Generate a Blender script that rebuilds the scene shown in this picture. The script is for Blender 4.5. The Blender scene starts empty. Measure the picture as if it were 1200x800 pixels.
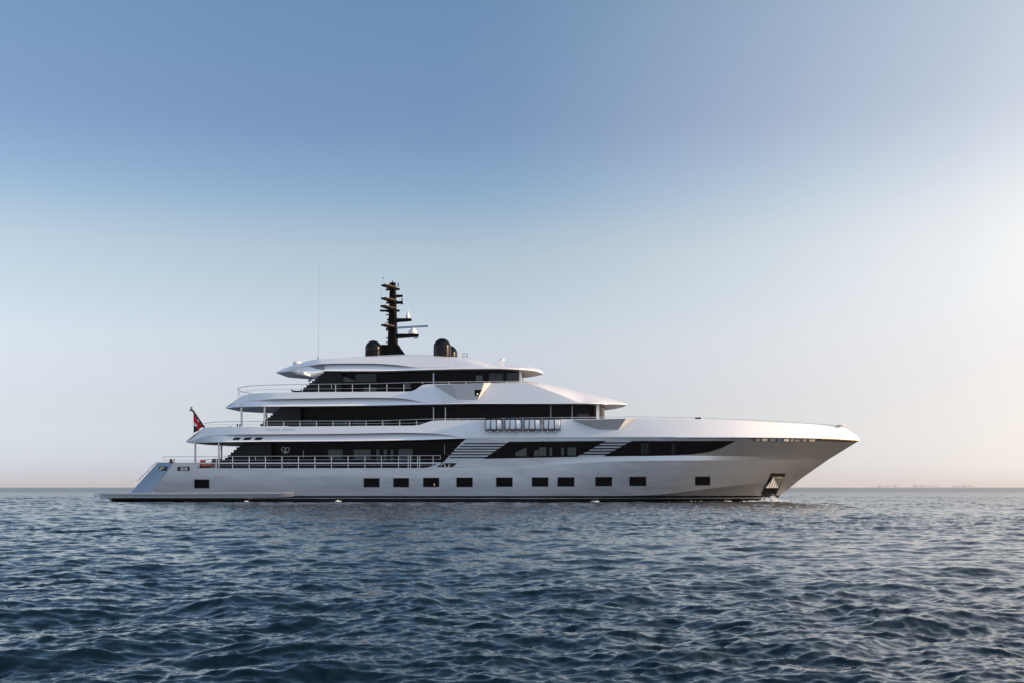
import bpy, math, random
import numpy as np
from mathutils import Vector, Matrix
from mathutils.bvhtree import BVHTree

random.seed(7)
R = math.radians
scene = bpy.context.scene
col = scene.collection

# ------------------------------------------------------------------ camera
F_PX = 1480.0                       # focal length in pixels of a 1200 wide picture
CAM_H = 1.06
cam_d = bpy.data.cameras.new('camera')
cam_d.sensor_width = 36.0
cam_d.lens = F_PX / 1200.0 * 36.0
cam_d.shift_y = (570.5 - 400.0) / 1200.0
cam_d.clip_start = 0.1
cam_d.clip_end = 120000.0
cam = bpy.data.objects.new('camera', cam_d)
cam.location = (0, 0, CAM_H)
cam.rotation_euler = (R(90), 0, 0)
col.objects.link(cam)
scene.camera = cam

def pchip(xs, ys, x):
    xs, ys, x = np.asarray(xs, float), np.asarray(ys, float), np.asarray(x, float)
    h = np.diff(xs); d = np.diff(ys) / h
    n = len(xs); m = np.zeros(n)
    if n == 2:
        m[:] = d[0]
    else:
        for i in range(1, n - 1):
            if d[i - 1] * d[i] > 0:
                w1, w2 = 2 * h[i] + h[i - 1], h[i] + 2 * h[i - 1]
                m[i] = (w1 + w2) / (w1 / d[i - 1] + w2 / d[i])
        m[0], m[-1] = d[0], d[-1]
    x = np.clip(x, xs[0], xs[-1])
    i = np.clip(np.searchsorted(xs, x) - 1, 0, n - 2)
    t = (x - xs[i]) / h[i]
    return ((2 * t**3 - 3 * t**2 + 1) * ys[i] + (t**3 - 2 * t**2 + t) * h[i] * m[i]
            + (-2 * t**3 + 3 * t**2) * ys[i + 1] + (t**3 - t**2) * h[i] * m[i + 1])

# ------------------------------------------------------------------ light
SUN_EL, SUN_AZ = 14.0, 96.5          # azimuth clockwise from the view direction (+Y)
world = bpy.data.worlds.new('World')
scene.world = world
world.use_nodes = True
wn, wl = world.node_tree.nodes, world.node_tree.links
wn.clear()
w_out = wn.new('ShaderNodeOutputWorld')
w_bg = wn.new('ShaderNodeBackground')
w_bg.inputs['Strength'].default_value = 0.12
w_sky = wn.new('ShaderNodeTexSky')
w_sky.sky_type = 'NISHITA'
w_sky.sun_disc = False
w_sky.sun_elevation = R(SUN_EL)
w_sky.sun_rotation = R(SUN_AZ)
w_sky.air_density = 1.0
w_sky.dust_density = 0.3
w_sky.ozone_density = 3.0
# hazy air low over the sea: the clear-sky model is tinted by height and whitened towards the sun's side
w_tc = wn.new('ShaderNodeTexCoord')
w_sep = wn.new('ShaderNodeSeparateXYZ')
wl.new(w_tc.outputs['Generated'], w_sep.inputs[0])
def ramp(stops, src):
    xs = [p for p, c in stops]                       # a smooth curve through the stops, as closely spaced linear pieces
    if len(stops) > 2:
        pos = sorted(set(xs + list(np.interp(np.linspace(0, len(xs) - 1, 32 - len(xs)), range(len(xs)), xs))))[:32]
        ch = [pchip(xs, [c[k] for p, c in stops], pos) for k in range(3)]
        stops = [(float(p), (float(a), float(b), float(c))) for p, a, b, c in zip(pos, *ch)]
    r = wn.new('ShaderNodeValToRGB')
    e = r.color_ramp.elements
    while len(e) > 1: e.remove(e[0])
    e[0].position, e[0].color = stops[0][0], (*stops[0][1], 1)
    for p, c in stops[1:]:
        x = e.new(p); x.color = (*c, 1)
    wl.new(src, r.inputs['Fac'])
    return r
g = lambda v: (v, v, v)
w_el = ramp([(0.0, (0.85, 0.92, 1.66)), (0.012, (0.88, 0.94, 1.60)), (0.061, (1.19, 0.97, 1.12)), (0.121, (1.68, 1.20, 1.09)), (0.18, (1.72, 1.25, 1.03)),
             (0.23, (1.23, 1.07, 1.00)), (0.275, (1.06, 0.93, 0.94)), (0.355, (1.04, 1.01, 0.97)), (1.0, (1.0, 1.0, 1.0))], w_sep.outputs['Z'])
w_mul = wn.new('ShaderNodeMix'); w_mul.data_type = 'RGBA'; w_mul.blend_type = 'MULTIPLY'; w_mul.inputs['Factor'].default_value = 1.0
wl.new(w_sky.outputs[0], w_mul.inputs[6]); wl.new(w_el.outputs['Color'], w_mul.inputs[7])
w_m = wn.new('ShaderNodeMath'); w_m.operation = 'MULTIPLY_ADD'; w_m.inputs[1].default_value = 0.5; w_m.inputs[2].default_value = 0.5
wl.new(w_sep.outputs['X'], w_m.inputs[0])
w_az = ramp([(0.0, g(0.06)), (0.315, g(0.04)), (0.42, g(0.0)), (0.475, g(0.0)), (0.565, g(0.26)), (0.66, g(0.78)), (0.69, g(1.0)), (0.8, g(1.0)), (1.0, g(1.0))], w_m.outputs[0])
w_hz = ramp([(0.0, g(0.6)), (0.02, g(0.9)), (0.08, g(0.93)), (0.18, g(0.9)), (0.28, g(0.56)), (0.36, g(0.49)), (0.6, g(0.2)), (1.0, g(0.08))], w_sep.outputs['Z'])
w_f = wn.new('ShaderNodeMath'); w_f.operation = 'MULTIPLY'
wl.new(w_az.outputs['Color'], w_f.inputs[0]); wl.new(w_hz.outputs['Color'], w_f.inputs[1])
w_mix = wn.new('ShaderNodeMix'); w_mix.data_type = 'RGBA'
wl.new(w_f.outputs[0], w_mix.inputs['Factor'])
w_warm = ramp([(0.0, (5.8, 5.3, 4.85)), (0.03, (5.8, 5.4, 5.05)), (0.09, (5.6, 5.4, 5.3)), (0.16, (5.75, 5.75, 5.75)), (1.0, (5.75, 5.75, 5.8))], w_sep.outputs['Z'])
w_glow = ramp([(0.0, g(0)), (0.69, g(0)), (0.8, g(0.5)), (1.0, g(1.0))], w_m.outputs[0])     # warm horizon under the sun
w_low = ramp([(0.0, g(1)), (0.10, g(0.8)), (0.4, g(0))], w_sep.outputs['Z'])
w_g2 = wn.new('ShaderNodeMath'); w_g2.operation = 'MULTIPLY'
wl.new(w_glow.outputs['Color'], w_g2.inputs[0]); wl.new(w_low.outputs['Color'], w_g2.inputs[1])
w_wm = wn.new('ShaderNodeMix'); w_wm.data_type = 'RGBA'
wl.new(w_g2.outputs[0], w_wm.inputs['Factor']); wl.new(w_warm.outputs['Color'], w_wm.inputs[6]); w_wm.inputs[7].default_value = (10.0, 6.6, 3.9, 1)
wl.new(w_mul.outputs[2], w_mix.inputs[6]); wl.new(w_wm.outputs[2], w_mix.inputs[7])
# added bright sky behind the camera to light the yacht's near side
w_b = wn.new('ShaderNodeMath'); w_b.operation = 'MULTIPLY_ADD'; w_b.inputs[1].default_value = -0.5; w_b.inputs[2].default_value = 0.5
wl.new(w_sep.outputs['Y'], w_b.inputs[0])
w_bk = ramp([(0.0, g(0)), (0.45, g(0.0)), (0.65, g(0.6)), (0.85, g(0.85)), (1.0, g(0.9))], w_b.outputs[0])
w_mixb = wn.new('ShaderNodeMix'); w_mixb.data_type = 'RGBA'
w_bx = ramp([(0.0, g(0.25)), (0.33, g(0.45)), (0.5, g(0.85)), (0.65, g(1.0)), (1.0, g(1.0))], w_m.outputs[0])   # fading away from the sun
w_bm = wn.new('ShaderNodeMath'); w_bm.operation = 'MULTIPLY'
wl.new(w_bk.outputs['Color'], w_bm.inputs[0]); wl.new(w_bx.outputs['Color'], w_bm.inputs[1])
wl.new(w_bm.outputs[0], w_mixb.inputs['Factor'])
wl.new(w_mix.outputs[2], w_mixb.inputs[6]); w_mixb.inputs[7].default_value = (5.8, 7.0, 8.9, 1)
w_mix = w_mixb
wl.new(w_mix.outputs[2], w_bg.inputs['Color'])
wl.new(w_bg.outputs[0], w_out.inputs['Surface'])

sun_d = bpy.data.lights.new('sun', 'SUN')
sun_d.energy = 5.0
sun_d.angle = R(0.5)
sun_d.color = (1.0, 0.70, 0.42)
sun = bpy.data.objects.new('sun', sun_d)
sd = Vector((math.sin(R(SUN_AZ)) * math.cos(R(SUN_EL)), math.cos(R(SUN_AZ)) * math.cos(R(SUN_EL)), math.sin(R(SUN_EL))))
sun.rotation_euler = sd.to_track_quat('Z', 'Y').to_euler()
sun.location = (60, 0, 60)
col.objects.link(sun)

scene.view_settings.view_transform = 'Standard'
scene.view_settings.look = 'None'
scene.view_settings.exposure = 0.46
scene.view_settings.gamma = 1.0

# ------------------------------------------------------------------ materials
def mat(name, base, rough=0.4, metal=0.0, spec=0.5, coat=0.0, noise=None, ior=None):
    m = bpy.data.materials.new(name)
    m.use_nodes = True
    nt = m.node_tree
    b = nt.nodes['Principled BSDF']
    b.inputs['Base Color'].default_value = (*base, 1)
    b.inputs['Roughness'].default_value = rough
    b.inputs['Metallic'].default_value = metal
    b.inputs['Specular IOR Level'].default_value = spec
    b.inputs['Coat Weight'].default_value = coat
    b.inputs['Coat Roughness'].default_value = 0.08
    if ior:
        b.inputs['IOR'].default_value = ior
    if noise:                       # slight uneven colour: (scale, amount)
        tc = nt.nodes.new('ShaderNodeTexCoord')
        nz = nt.nodes.new('ShaderNodeTexNoise')
        nz.inputs['Scale'].default_value = noise[0]
        nz.inputs['Detail'].default_value = 5
        rp = nt.nodes.new('ShaderNodeValToRGB')
        a = noise[1]
        rp.color_ramp.elements[0].color = (*[c * (1 - a) for c in base], 1)
        rp.color_ramp.elements[1].color = (*[min(1, c * (1 + a)) for c in base], 1)
        rp.color_ramp.elements[0].position = 0.3
        rp.color_ramp.elements[1].position = 0.7
        nt.links.new(tc.outputs['Object'], nz.inputs['Vector'])
        nt.links.new(nz.outputs['Fac'], rp.inputs['Fac'])
        nt.links.new(rp.outputs['Color'], b.inputs['Base Color'])
    return m

M_white = mat('white_gelcoat', (0.78, 0.79, 0.81), 0.28, coat=0.3, noise=(0.35, 0.02))
M_soffit = mat('shaded_soffit', (0.20, 0.21, 0.225), 0.5)  # shade of the white undersides, put into a darker grey
M_glass = mat('black_glass', (0.004, 0.004, 0.005), 0.04, spec=0.04)
M_black = mat('black_louvre_paint', (0.006, 0.006, 0.007), 0.45, spec=0.2)
M_dark = mat('near_black_paint', (0.0035, 0.0035, 0.004), 0.22, spec=0.2)
M_steel = mat('polished_steel', (0.6, 0.6, 0.6), 0.35, metal=0.8)
M_mast = mat('black_mast_paint', (0.0025, 0.0025, 0.003), 0.6, spec=0.05)
M_silver = mat('silver_paint', (0.40, 0.41, 0.43), 0.3, metal=0.5)
M_steel2 = mat('brushed_steel', (0.5, 0.5, 0.5), 0.35, metal=0.85)
M_pane = mat('pane_painted_daylight', (0.040, 0.052, 0.052), 0.1, spec=0.3)  # opaque; daylight through from the far side is put into the colour
M_teak = mat('teak_deck', (0.28, 0.17, 0.09), 0.6, noise=(6, 0.2))
M_grey = mat('grey_paint', (0.30, 0.31, 0.33), 0.4)
M_offwhite = mat('off_white_plastic', (0.75, 0.74, 0.72), 0.4)
M_red = mat('orange_red_fabric', (0.72, 0.07, 0.035), 0.8)
M_pink = mat('pale_pink_fabric', (0.55, 0.33, 0.30), 0.8)
M_rope = mat('pale_rope', (0.5, 0.47, 0.4), 0.8)
M_blue = mat('blue_grey_paint', (0.10, 0.17, 0.27), 0.4)
M_sunlit = mat('sunlit_tan', (0.16, 0.12, 0.095), 0.6)  # sunlight on the black spreaders, put into a tan colour
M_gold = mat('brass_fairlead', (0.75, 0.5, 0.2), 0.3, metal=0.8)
M_foam = mat('sea_foam', (0.75, 0.78, 0.80), 0.9, spec=0.2)

def hull_material():
    m = bpy.data.materials.new('silver_hull_paint')
    m.use_nodes = True
    nt = m.node_tree
    b = nt.nodes['Principled BSDF']
    tc = nt.nodes.new('ShaderNodeTexCoord')
    sp = nt.nodes.new('ShaderNodeSeparateXYZ')
    nt.links.new(tc.outputs['Object'], sp.inputs[0])
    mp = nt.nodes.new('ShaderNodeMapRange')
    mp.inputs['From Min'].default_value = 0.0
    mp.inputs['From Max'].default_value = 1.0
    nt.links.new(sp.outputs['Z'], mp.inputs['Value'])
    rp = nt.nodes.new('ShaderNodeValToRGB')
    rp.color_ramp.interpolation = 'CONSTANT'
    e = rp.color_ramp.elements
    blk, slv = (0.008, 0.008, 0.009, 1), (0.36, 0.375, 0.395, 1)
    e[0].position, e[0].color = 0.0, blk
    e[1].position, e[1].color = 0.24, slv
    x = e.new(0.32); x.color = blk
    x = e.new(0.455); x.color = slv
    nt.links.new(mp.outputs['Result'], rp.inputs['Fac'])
    nt.links.new(rp.outputs['Color'], b.inputs['Base Color'])
    # slow ripple of the plating: gives the uneven reflections of a real hull
    nz = nt.nodes.new('ShaderNodeTexNoise')
    nz.inputs['Scale'].default_value = 0.45
    nz.inputs['Detail'].default_value = 2
    mapn = nt.nodes.new('ShaderNodeMapping')
    mapn.inputs['Scale'].default_value = (0.7, 1, 1.6)
    nt.links.new(tc.outputs['Object'], mapn.inputs['Vector'])
    nt.links.new(mapn.outputs['Vector'], nz.inputs['Vector'])
    bp = nt.nodes.new('ShaderNodeBump')
    bp.inputs['Strength'].default_value = 0.35
    bp.inputs['Distance'].default_value = 0.12
    nt.links.new(nz.outputs['Fac'], bp.inputs['Height'])
    nt.links.new(bp.outputs['Normal'], b.inputs['Normal'])
    b.inputs['Metallic'].default_value = 0.62
    b.inputs['Roughness'].default_value = 0.22
    b.inputs['Coat Weight'].default_value = 0.35
    b.inputs['Coat Roughness'].default_value = 0.04
    return m
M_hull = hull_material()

# ------------------------------------------------------------------ the yacht's own frame: x forward, y to port, z up
YAW = R(-3.0)
ORIGIN = Vector((-2.4, 94.8, 0.0))
MW = Matrix.Translation(ORIGIN) @ Matrix.Rotation(YAW, 4, 'Z')
MI = MW.inverted()
CAM_L = MI @ Vector((0, 0, CAM_H))
MI3 = MI.to_3x3()

def ray(px, py):
    return (MI3 @ Vector(((px - 600.0) / F_PX, 1.0, (570.5 - py) / F_PX))).normalized()

def P(px, py, b):
    """the point of the yacht measured at (px, py) in the photograph, b metres to starboard of the centreline"""
    d = ray(px, py)
    t = (-b - CAM_L.y) / d.y
    return CAM_L + d * t

def curve(knots, n, a=0.0, b=1.0, px=None):
    """sample knots (px, py, half breadth) -> points of the yacht"""
    k = np.array(knots, float)
    if px is None:
        px = k[0, 0] + (k[-1, 0] - k[0, 0]) * np.linspace(a, b, n)
    px = np.clip(px, k[0, 0], k[-1, 0])
    py, hb = pchip(k[:, 0], k[:, 1], px), pchip(k[:, 0], k[:, 2], px)
    return [P(u, v, w) for u, v, w in zip(px, py, hb)]

def mir(p):
    return Vector((p[0], -p[1], p[2]))

class MB:
    def __init__(self):
        self.v, self.f, self.mat2 = [], [], []
    def add(self, verts, faces):
        o = len(self.v)
        self.v += [tuple(p) for p in verts]
        self.f += [tuple(i + o for i in f) for f in faces]
        return self
    def grid(self, rows, flip=False, closed=False):
        n, m = len(rows), len(rows[0])
        vs = [p for r in rows for p in r]
        fs = []
        for i in range(n - 1 + (1 if closed else 0)):
            for j in range(m - 1):
                a, b_ = i, (i + 1) % n
                q = (a * m + j, a * m + j + 1, b_ * m + j + 1, b_ * m + j)
                fs.append(q[::-1] if flip else q)
        return self.add(vs, fs)
    def both(self, rows):
        """a starboard surface and its mirror image on the port side"""
        self.grid(rows)
        self.grid([[mir(p) for p in r] for r in rows], flip=True)
        return self
    def poly(self, pts):
        return self.add(pts, [tuple(range(len(pts)))])
    def box(self, x0, x1, y0, y1, z0, z1):
        v = [(x, y, z) for x in (x0, x1) for y in (y0, y1) for z in (z0, z1)]
        return self.add(v, [(0, 1, 3, 2), (4, 6, 7, 5), (0, 4, 5, 1), (2, 3, 7, 6), (0, 2, 6, 4), (1, 5, 7, 3)])
    def tube(self, pts, r, seg=8, r2=None):
        pts = [Vector(p) for p in pts]
        rings = []
        for i, p in enumerate(pts):
            t = (pts[min(i + 1, len(pts) - 1)] - pts[max(i - 1, 0)]).normalized()
            up = Vector((0, 0, 1)) if abs(t.z) < 0.9 else Vector((1, 0, 0))
            a = t.cross(up).normalized(); b_ = t.cross(a).normalized()
            rr = r if r2 is None else r + (r2 - r) * i / (len(pts) - 1)
            rings.append([p + a * (rr * math.cos(2 * math.pi * k / seg)) + b_ * (rr * math.sin(2 * math.pi * k / seg)) for k in range(seg)])
        o = len(self.v)
        n = len(rings)
        fs = []
        for i in range(n - 1):
            for k in range(seg):
                fs.append((i * seg + k, i * seg + (k + 1) % seg, (i + 1) * seg + (k + 1) % seg, (i + 1) * seg + k))
        fs.append(tuple(range(seg))[::-1]); fs.append(tuple((n - 1) * seg + k for k in range(seg)))
        return self.add([p for r_ in rings for p in r_], fs)
    def lathe(self, c, prof, seg=24):
        c = Vector(c)
        rows = []
        for r, z in prof:
            rows.append([c + Vector((r * math.cos(2 * math.pi * k / seg), r * math.sin(2 * math.pi * k / seg), z)) for k in range(seg)] )
        n = len(rows)
        fs = []
        for i in range(n - 1):
            for k in range(seg):
                fs.append((i * seg + k, i * seg + (k + 1) % seg, (i + 1) * seg + (k + 1) % seg, (i + 1) * seg + k))
        fs.append(tuple(range(seg))[::-1]); fs.append(tuple((n - 1) * seg + k for k in range(seg)))
        return self.add([p for r_ in rows for p in r_], fs)
    def prism(self, plan, z0, z1):
        """vertical walls over a plan polygon of (x, y), closed by a floor and a top"""
        n = len(plan)
        v = [(x, y, z0) for x, y in plan] + [(x, y, z1) for x, y in plan]
        f = [(i, (i + 1) % n, n + (i + 1) % n, n + i) for i in range(n)]
        f += [tuple(range(n))[::-1], tuple(range(n, 2 * n))]
        return self.add(v, f)
    def build(self, name, m, parent=None, origin=(0, 0, 0), sharp=32, recalc=True, m2=None):
        import bmesh
        me = bpy.data.meshes.new(name)
        o = Vector(origin)
        me.from_pydata([tuple(Vector(p) - o) for p in self.v], [], self.f)
        if m2:
            mi = [0] * len(self.f)
            for k in self.mat2: mi[k] = 1
            me.materials.append(m); me.materials.append(m2)
            me.polygons.foreach_set('material_index', mi)
        bm = bmesh.new(); bm.from_mesh(me)
        bmesh.ops.remove_doubles(bm, verts=bm.verts, dist=0.0008)
        bmesh.ops.dissolve_degenerate(bm, edges=bm.edges, dist=0.0005)
        if recalc:
            bmesh.ops.recalc_face_normals(bm, faces=bm.faces)
        bm.to_mesh(me); bm.free()
        me.polygons.foreach_set('use_smooth', [True] * len(me.polygons))
        me.set_sharp_from_angle(angle=R(sharp))
        if not m2:
            me.materials.append(m)
        ob = bpy.data.objects.new(name, me)
        col.objects.link(ob)
        if parent is not None:
            ob.parent = parent
        return ob

def tag(o, label=None, cat=None, group=None, kind=None):
    for k, v in (('label', label), ('category', cat), ('group', group), ('kind', kind)):
        if v:
            o[k] = v
    return o

def thing(name, label, cat, base=(0, 0, 0), group=None):
    """an Empty standing at `base` (in the yacht's frame) that parents the parts of a thing"""
    o = bpy.data.objects.new(name, None)
    col.objects.link(o)
    o.matrix_world = MW @ Matrix.Translation(Vector(base))
    return tag(o, label, cat, group)

def bvh_of(*mbs):
    v, f = [], []
    for m in mbs:
        o = len(v)
        v += [Vector(p) for p in m.v]; f += [tuple(i + o for i in q) for q in m.f]
    return BVHTree.FromPolygons(v, f)

def panel(bvh, top, bottom, nx=6, ny=2, off=0.012, thick=0.03, b=4.85, mb=None):
    """a thin solid panel that follows the surface under it; top and bottom edges are measured polylines (px, py)"""
    def samp(pl, t):
        pl = np.array(pl, float)
        s = np.concatenate([[0], np.cumsum(np.hypot(*np.diff(pl, axis=0).T))]); s /= s[-1]
        return np.interp(t, s, pl[:, 0]), np.interp(t, s, pl[:, 1])
    front, back = [], []
    for j in range(ny + 1):
        rf, rb = [], []
        for i in range(nx + 1):
            t = i / nx
            a, c = samp(top, t), samp(bottom, t)
            w = j / ny
            d = ray(a[0] + (c[0] - a[0]) * w, a[1] + (c[1] - a[1]) * w)
            hit, nrm, _, _ = bvh.ray_cast(CAM_L, d)
            if hit is None:
                hit, nrm = CAM_L + d * ((-b - CAM_L.y) / d.y), Vector((0, -1, 0))
            if nrm.dot(d) > 0:
                nrm = -nrm
            rf.append(hit + nrm * off); rb.append(hit + nrm * (off - thick))
        front.append(rf); back.append(rb)
    m = mb or MB()
    m.grid(front); m.grid(back, flip=True)
    m.grid([front[0], back[0]]); m.grid([front[-1], back[-1]], flip=True)
    m.grid([[r[0] for r in front], [r[0] for r in back]]); m.grid([[r[-1] for r in front], [r[-1] for r in back]], flip=True)
    return m

def slab(mb, curves, px0, px1, n, crown=None, inner=None, m=8, bot=True):
    """a deck-like solid: the curves are the edge lines of its starboard side from top to bottom"""
    pxs = np.linspace(px0, px1, n)
    C = [curve(c, n, px=pxs) for c in curves]
    nc = len(C)
    if inner is not None:
        tin = [Vector((p.x, min(-inner, p.y + 0.05), p.z)) for p in C[0]]
        bin_ = [Vector((p.x, min(-inner, p.y + 0.05), p.z)) for p in C[-1]]
        for s in (False, True):
            ring = C + [bin_, tin]
            if s:
                ring = [[mir(p) for p in r] for r in ring]
            f0 = len(mb.f)
            mb.grid(ring, closed=True, flip=s)
            nn = len(ring[0]) - 1
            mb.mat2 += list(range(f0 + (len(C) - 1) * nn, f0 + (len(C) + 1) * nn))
            mb.poly([r[0] for r in ring]); mb.poly([r[-1] for r in ring])
        return
    mb.both(C)
    if crown is not None:
        k = np.array([tuple(P(a, c, 0.0)) for a, c in crown])
        top = []
        for p in C[0]:
            zc = max(p.z, float(np.interp(p.x, k[:, 0], k[:, 2])))
            row = []
            for j in range(m + 1):
                u = -1 + 2 * j / m
                row.append(Vector((p.x, -p.y * u, p.z + (zc - p.z) * (1 - abs(u) ** 2.2))))
            top.append(row)
        mb.grid(top)
        cap = lambda i: [r[i] for r in C][::-1] + [q for q in top[i][1:-1]] + [mir(r[i]) for r in C]
    else:
        mb.grid([C[0], [mir(p) for p in C[0]]])
        cap = lambda i: [r[i] for r in C][::-1] + [mir(r[i]) for r in C]
    if bot:
        f0 = len(mb.f)
        mb.grid([C[-1], [mir(p) for p in C[-1]]])
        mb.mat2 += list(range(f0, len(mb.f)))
    mb.poly(cap(0)); mb.poly(cap(-1))

# ================================================================== SEA
def ocean(N, L, seed, lam_p, ang, spread, cut):
    rng = np.random.default_rng(seed)
    k1 = np.fft.fftfreq(N, d=L / N) * 2 * np.pi
    kx, ky = np.meshgrid(k1, k1, indexing='xy')
    k = np.hypot(kx, ky); k[0, 0] = 1
    kp = 2 * np.pi / lam_p
    c = (kx * math.cos(ang) + ky * math.sin(ang)) / k
    D = np.where(c > 0, np.abs(c) ** spread, 0.06 * np.abs(c)) + 0.10
    S = k ** -3.95 * np.exp(-1.25 * (kp / k) ** 2) * D * np.exp(-(k * cut) ** 2)
    S[0, 0] = 0
    A = np.sqrt(S) * (rng.normal(size=(N, N)) + 1j * rng.normal(size=(N, N)))
    h = np.fft.ifft2(A); dx = np.fft.ifft2(1j * kx / k * A); dy = np.fft.ifft2(1j * ky / k * A)
    s = h.real.std()
    return [(q.real / s).astype(np.float32) for q in (h, dx, dy)]

def sample(fields, L, x, y):
    N = fields[0].shape[0]
    u, v = (x / L * N) % N, (y / L * N) % N
    i, j = np.floor(u).astype(int), np.floor(v).astype(int)
    a, b = (u - i), (v - j)
    i0, j0, i1, j1 = i % N, j % N, (i + 1) % N, (j + 1) % N
    return [(f[j0, i0] * (1 - a) * (1 - b) + f[j0, i1] * a * (1 - b) + f[j1, i0] * (1 - a) * b + f[j1, i1] * a * b) for f in fields]

OC1 = ocean(1024, 31.0, 3, 1.05, R(-72), 4.0, 0.009)
OC2 = ocean(1024, 11.7, 11, 0.30, R(-100), 2.0, 0.004)
OC3 = ocean(1024, 97.0, 23, 3.4, R(-60), 4.0, 0.1)
AMP1, AMP2, AMP3 = 0.0135, 0.0043, 0.024

def sea_height(x, y):
    h1, dx1, dy1 = sample(OC1, 31.0, x, y)
    ca, sa = math.cos(0.5), math.sin(0.5)
    h2, dx2, dy2 = sample(OC2, 11.7, x * ca + y * sa, -x * sa + y * ca)
    gust = 0.92 + 0.26 * np.sin(x * 0.11 + 1.3 * np.sin(y * 0.07)) * np.sin(y * 0.17 + 0.7 + np.sin(x * 0.05))
    a1, a2 = AMP1 * gust, AMP2 * gust ** 2
    X = a1 * dx1 + a2 * (dx2 * ca - dy2 * sa)
    Y = a1 * dy1 + a2 * (dx2 * sa + dy2 * ca)
    h3, dx3, dy3 = sample(OC3, 97.0, x, y)
    return a1 * h1 + a2 * h2 + AMP3 * h3, X, Y

def build_sea():
    r = [0.6]
    while r[-1] < 21000:
        q = r[-1]
        if q < 140: r.append(q + min(max(0.018, 0.0033 * q), 0.28))
        else: r.append(q * (1.003 + min(0.05, (q - 140) * 0.00005)))
    r = np.array(r)
    th = list(np.arange(-0.46, 0.4601, 0.00115))
    t = 0.46; ext = []
    while t < math.pi - 0.05:
        t += min(0.05, 0.004 + (t - 0.46) * 0.06); ext.append(t)
    ext = [e for e in ext if e < math.pi - 0.005]
    th = np.array([-e for e in ext[::-1]] + th + ext)
    T, RR = np.meshgrid(th, r, indexing='xy')
    x, y = RR * np.sin(T), RR * np.cos(T)
    z, dx, dy = sea_height(x, y)
    fade = np.clip((9000 - RR) / 6000, 0, 1)
    ch = np.clip((220 - RR) / 150, 0, 1)          # no sideways drift where rows are far apart
    V = np.stack([x + dx * ch * 0.8, y + dy * ch * 0.8, z * fade], -1).reshape(-1, 3).astype(np.float32)
    nr, nt_ = len(r), len(th)
    idx = np.arange(nr * nt_).reshape(nr, nt_)
    a, b, c, d = idx[:-1, :], np.roll(idx, -1, 1)[:-1, :], np.roll(idx, -1, 1)[1:, :], idx[1:, :]
    F = np.stack([a, d, c, b], -1).reshape(-1, 4)
    V = np.concatenate([V, [[0, 0, 0]]]).astype(np.float32)
    ctr = len(V) - 1
    tri = np.stack([idx[0], np.roll(idx[0], -1), np.full(nt_, ctr)], -1)
    tri = tri[:, ::-1]
    me = bpy.data.meshes.new('water')
    me.vertices.add(len(V)); me.vertices.foreach_set('co', V.ravel())
    loops = np.concatenate([F.ravel(), tri.ravel()]).astype(np.int32)
    me.loops.add(len(loops)); me.loops.foreach_set('vertex_index', loops)
    nF, nT = len(F), len(tri)
    starts = np.concatenate([np.arange(nF) * 4, nF * 4 + np.arange(nT) * 3]).astype(np.int32)
    me.polygons.add(nF + nT)
    me.polygons.foreach_set('loop_start', starts)
    me.polygons.foreach_set('use_smooth', np.ones(nF + nT, dtype=bool))
    me.update(calc_edges=True); me.validate()
    m = bpy.data.materials.new('sea_water'); m.use_nodes = True
    nt = m.node_tree; b = nt.nodes['Principled BSDF']
    b.inputs['Base Color'].default_value = (0.0022, 0.0090, 0.0135, 1)
    b.inputs['Roughness'].default_value = 0.07
    b.inputs['IOR'].default_value = 1.333
    tc = nt.nodes.new('ShaderNodeTexCoord')
    prev = None
    for sc_, st, dist in ((9.0, 0.4, 0.009), (31.0, 0.3, 0.003)):
        nz = nt.nodes.new('ShaderNodeTexNoise'); nz.inputs['Scale'].default_value = sc_; nz.inputs['Detail'].default_value = 3
        nt.links.new(tc.outputs['Object'], nz.inputs['Vector'])
        bp = nt.nodes.new('ShaderNodeBump'); bp.inputs['Strength'].default_value = st; bp.inputs['Distance'].default_value = dist
        nt.links.new(nz.outputs['Fac'], bp.inputs['Height'])
        if prev: nt.links.new(prev.outputs['Normal'], bp.inputs['Normal'])
        prev = bp
    # ripples too small for the mesh far out: their slopes, growing with the distance to the finely meshed part
    geo = nt.nodes.new('ShaderNodeNewGeometry')
    ln = nt.nodes.new('ShaderNodeVectorMath'); ln.operation = 'LENGTH'
    nt.links.new(geo.outputs['Position'], ln.inputs[0])
    mr = nt.nodes.new('ShaderNodeMapRange'); mr.inputs['From Min'].default_value = 30; mr.inputs['From Max'].default_value = 400
    mr.inputs['To Min'].default_value = 0.0; mr.inputs['To Max'].default_value = 0.36
    nt.links.new(ln.outputs['Value'], mr.inputs['Value'])
    mr2 = nt.nodes.new('ShaderNodeMapRange'); mr2.inputs['From Min'].default_value = 15; mr2.inputs['From Max'].default_value = 350
    mr2.inputs['To Min'].default_value = 0.07; mr2.inputs['To Max'].default_value = 0.26
    nt.links.new(ln.outputs['Value'], mr2.inputs['Value']); nt.links.new(mr2.outputs['Result'], b.inputs['Roughness'])
    nz = nt.nodes.new('ShaderNodeTexNoise'); nz.inputs['Scale'].default_value = 1.3; nz.inputs['Detail'].default_value = 4; nz.inputs['Roughness'].default_value = 0.65
    nt.links.new(tc.outputs['Object'], nz.inputs['Vector'])
    sb = nt.nodes.new('ShaderNodeVectorMath'); sb.operation = 'SUBTRACT'; sb.inputs[1].default_value = (0.5, 0.5, 0.5)
    nt.links.new(nz.outputs['Color'], sb.inputs[0])
    fl = nt.nodes.new('ShaderNodeVectorMath'); fl.operation = 'MULTIPLY'; fl.inputs[1].default_value = (1, 1, 0)
    nt.links.new(sb.outputs[0], fl.inputs[0])
    sc2 = nt.nodes.new('ShaderNodeVectorMath'); sc2.operation = 'SCALE'
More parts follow.
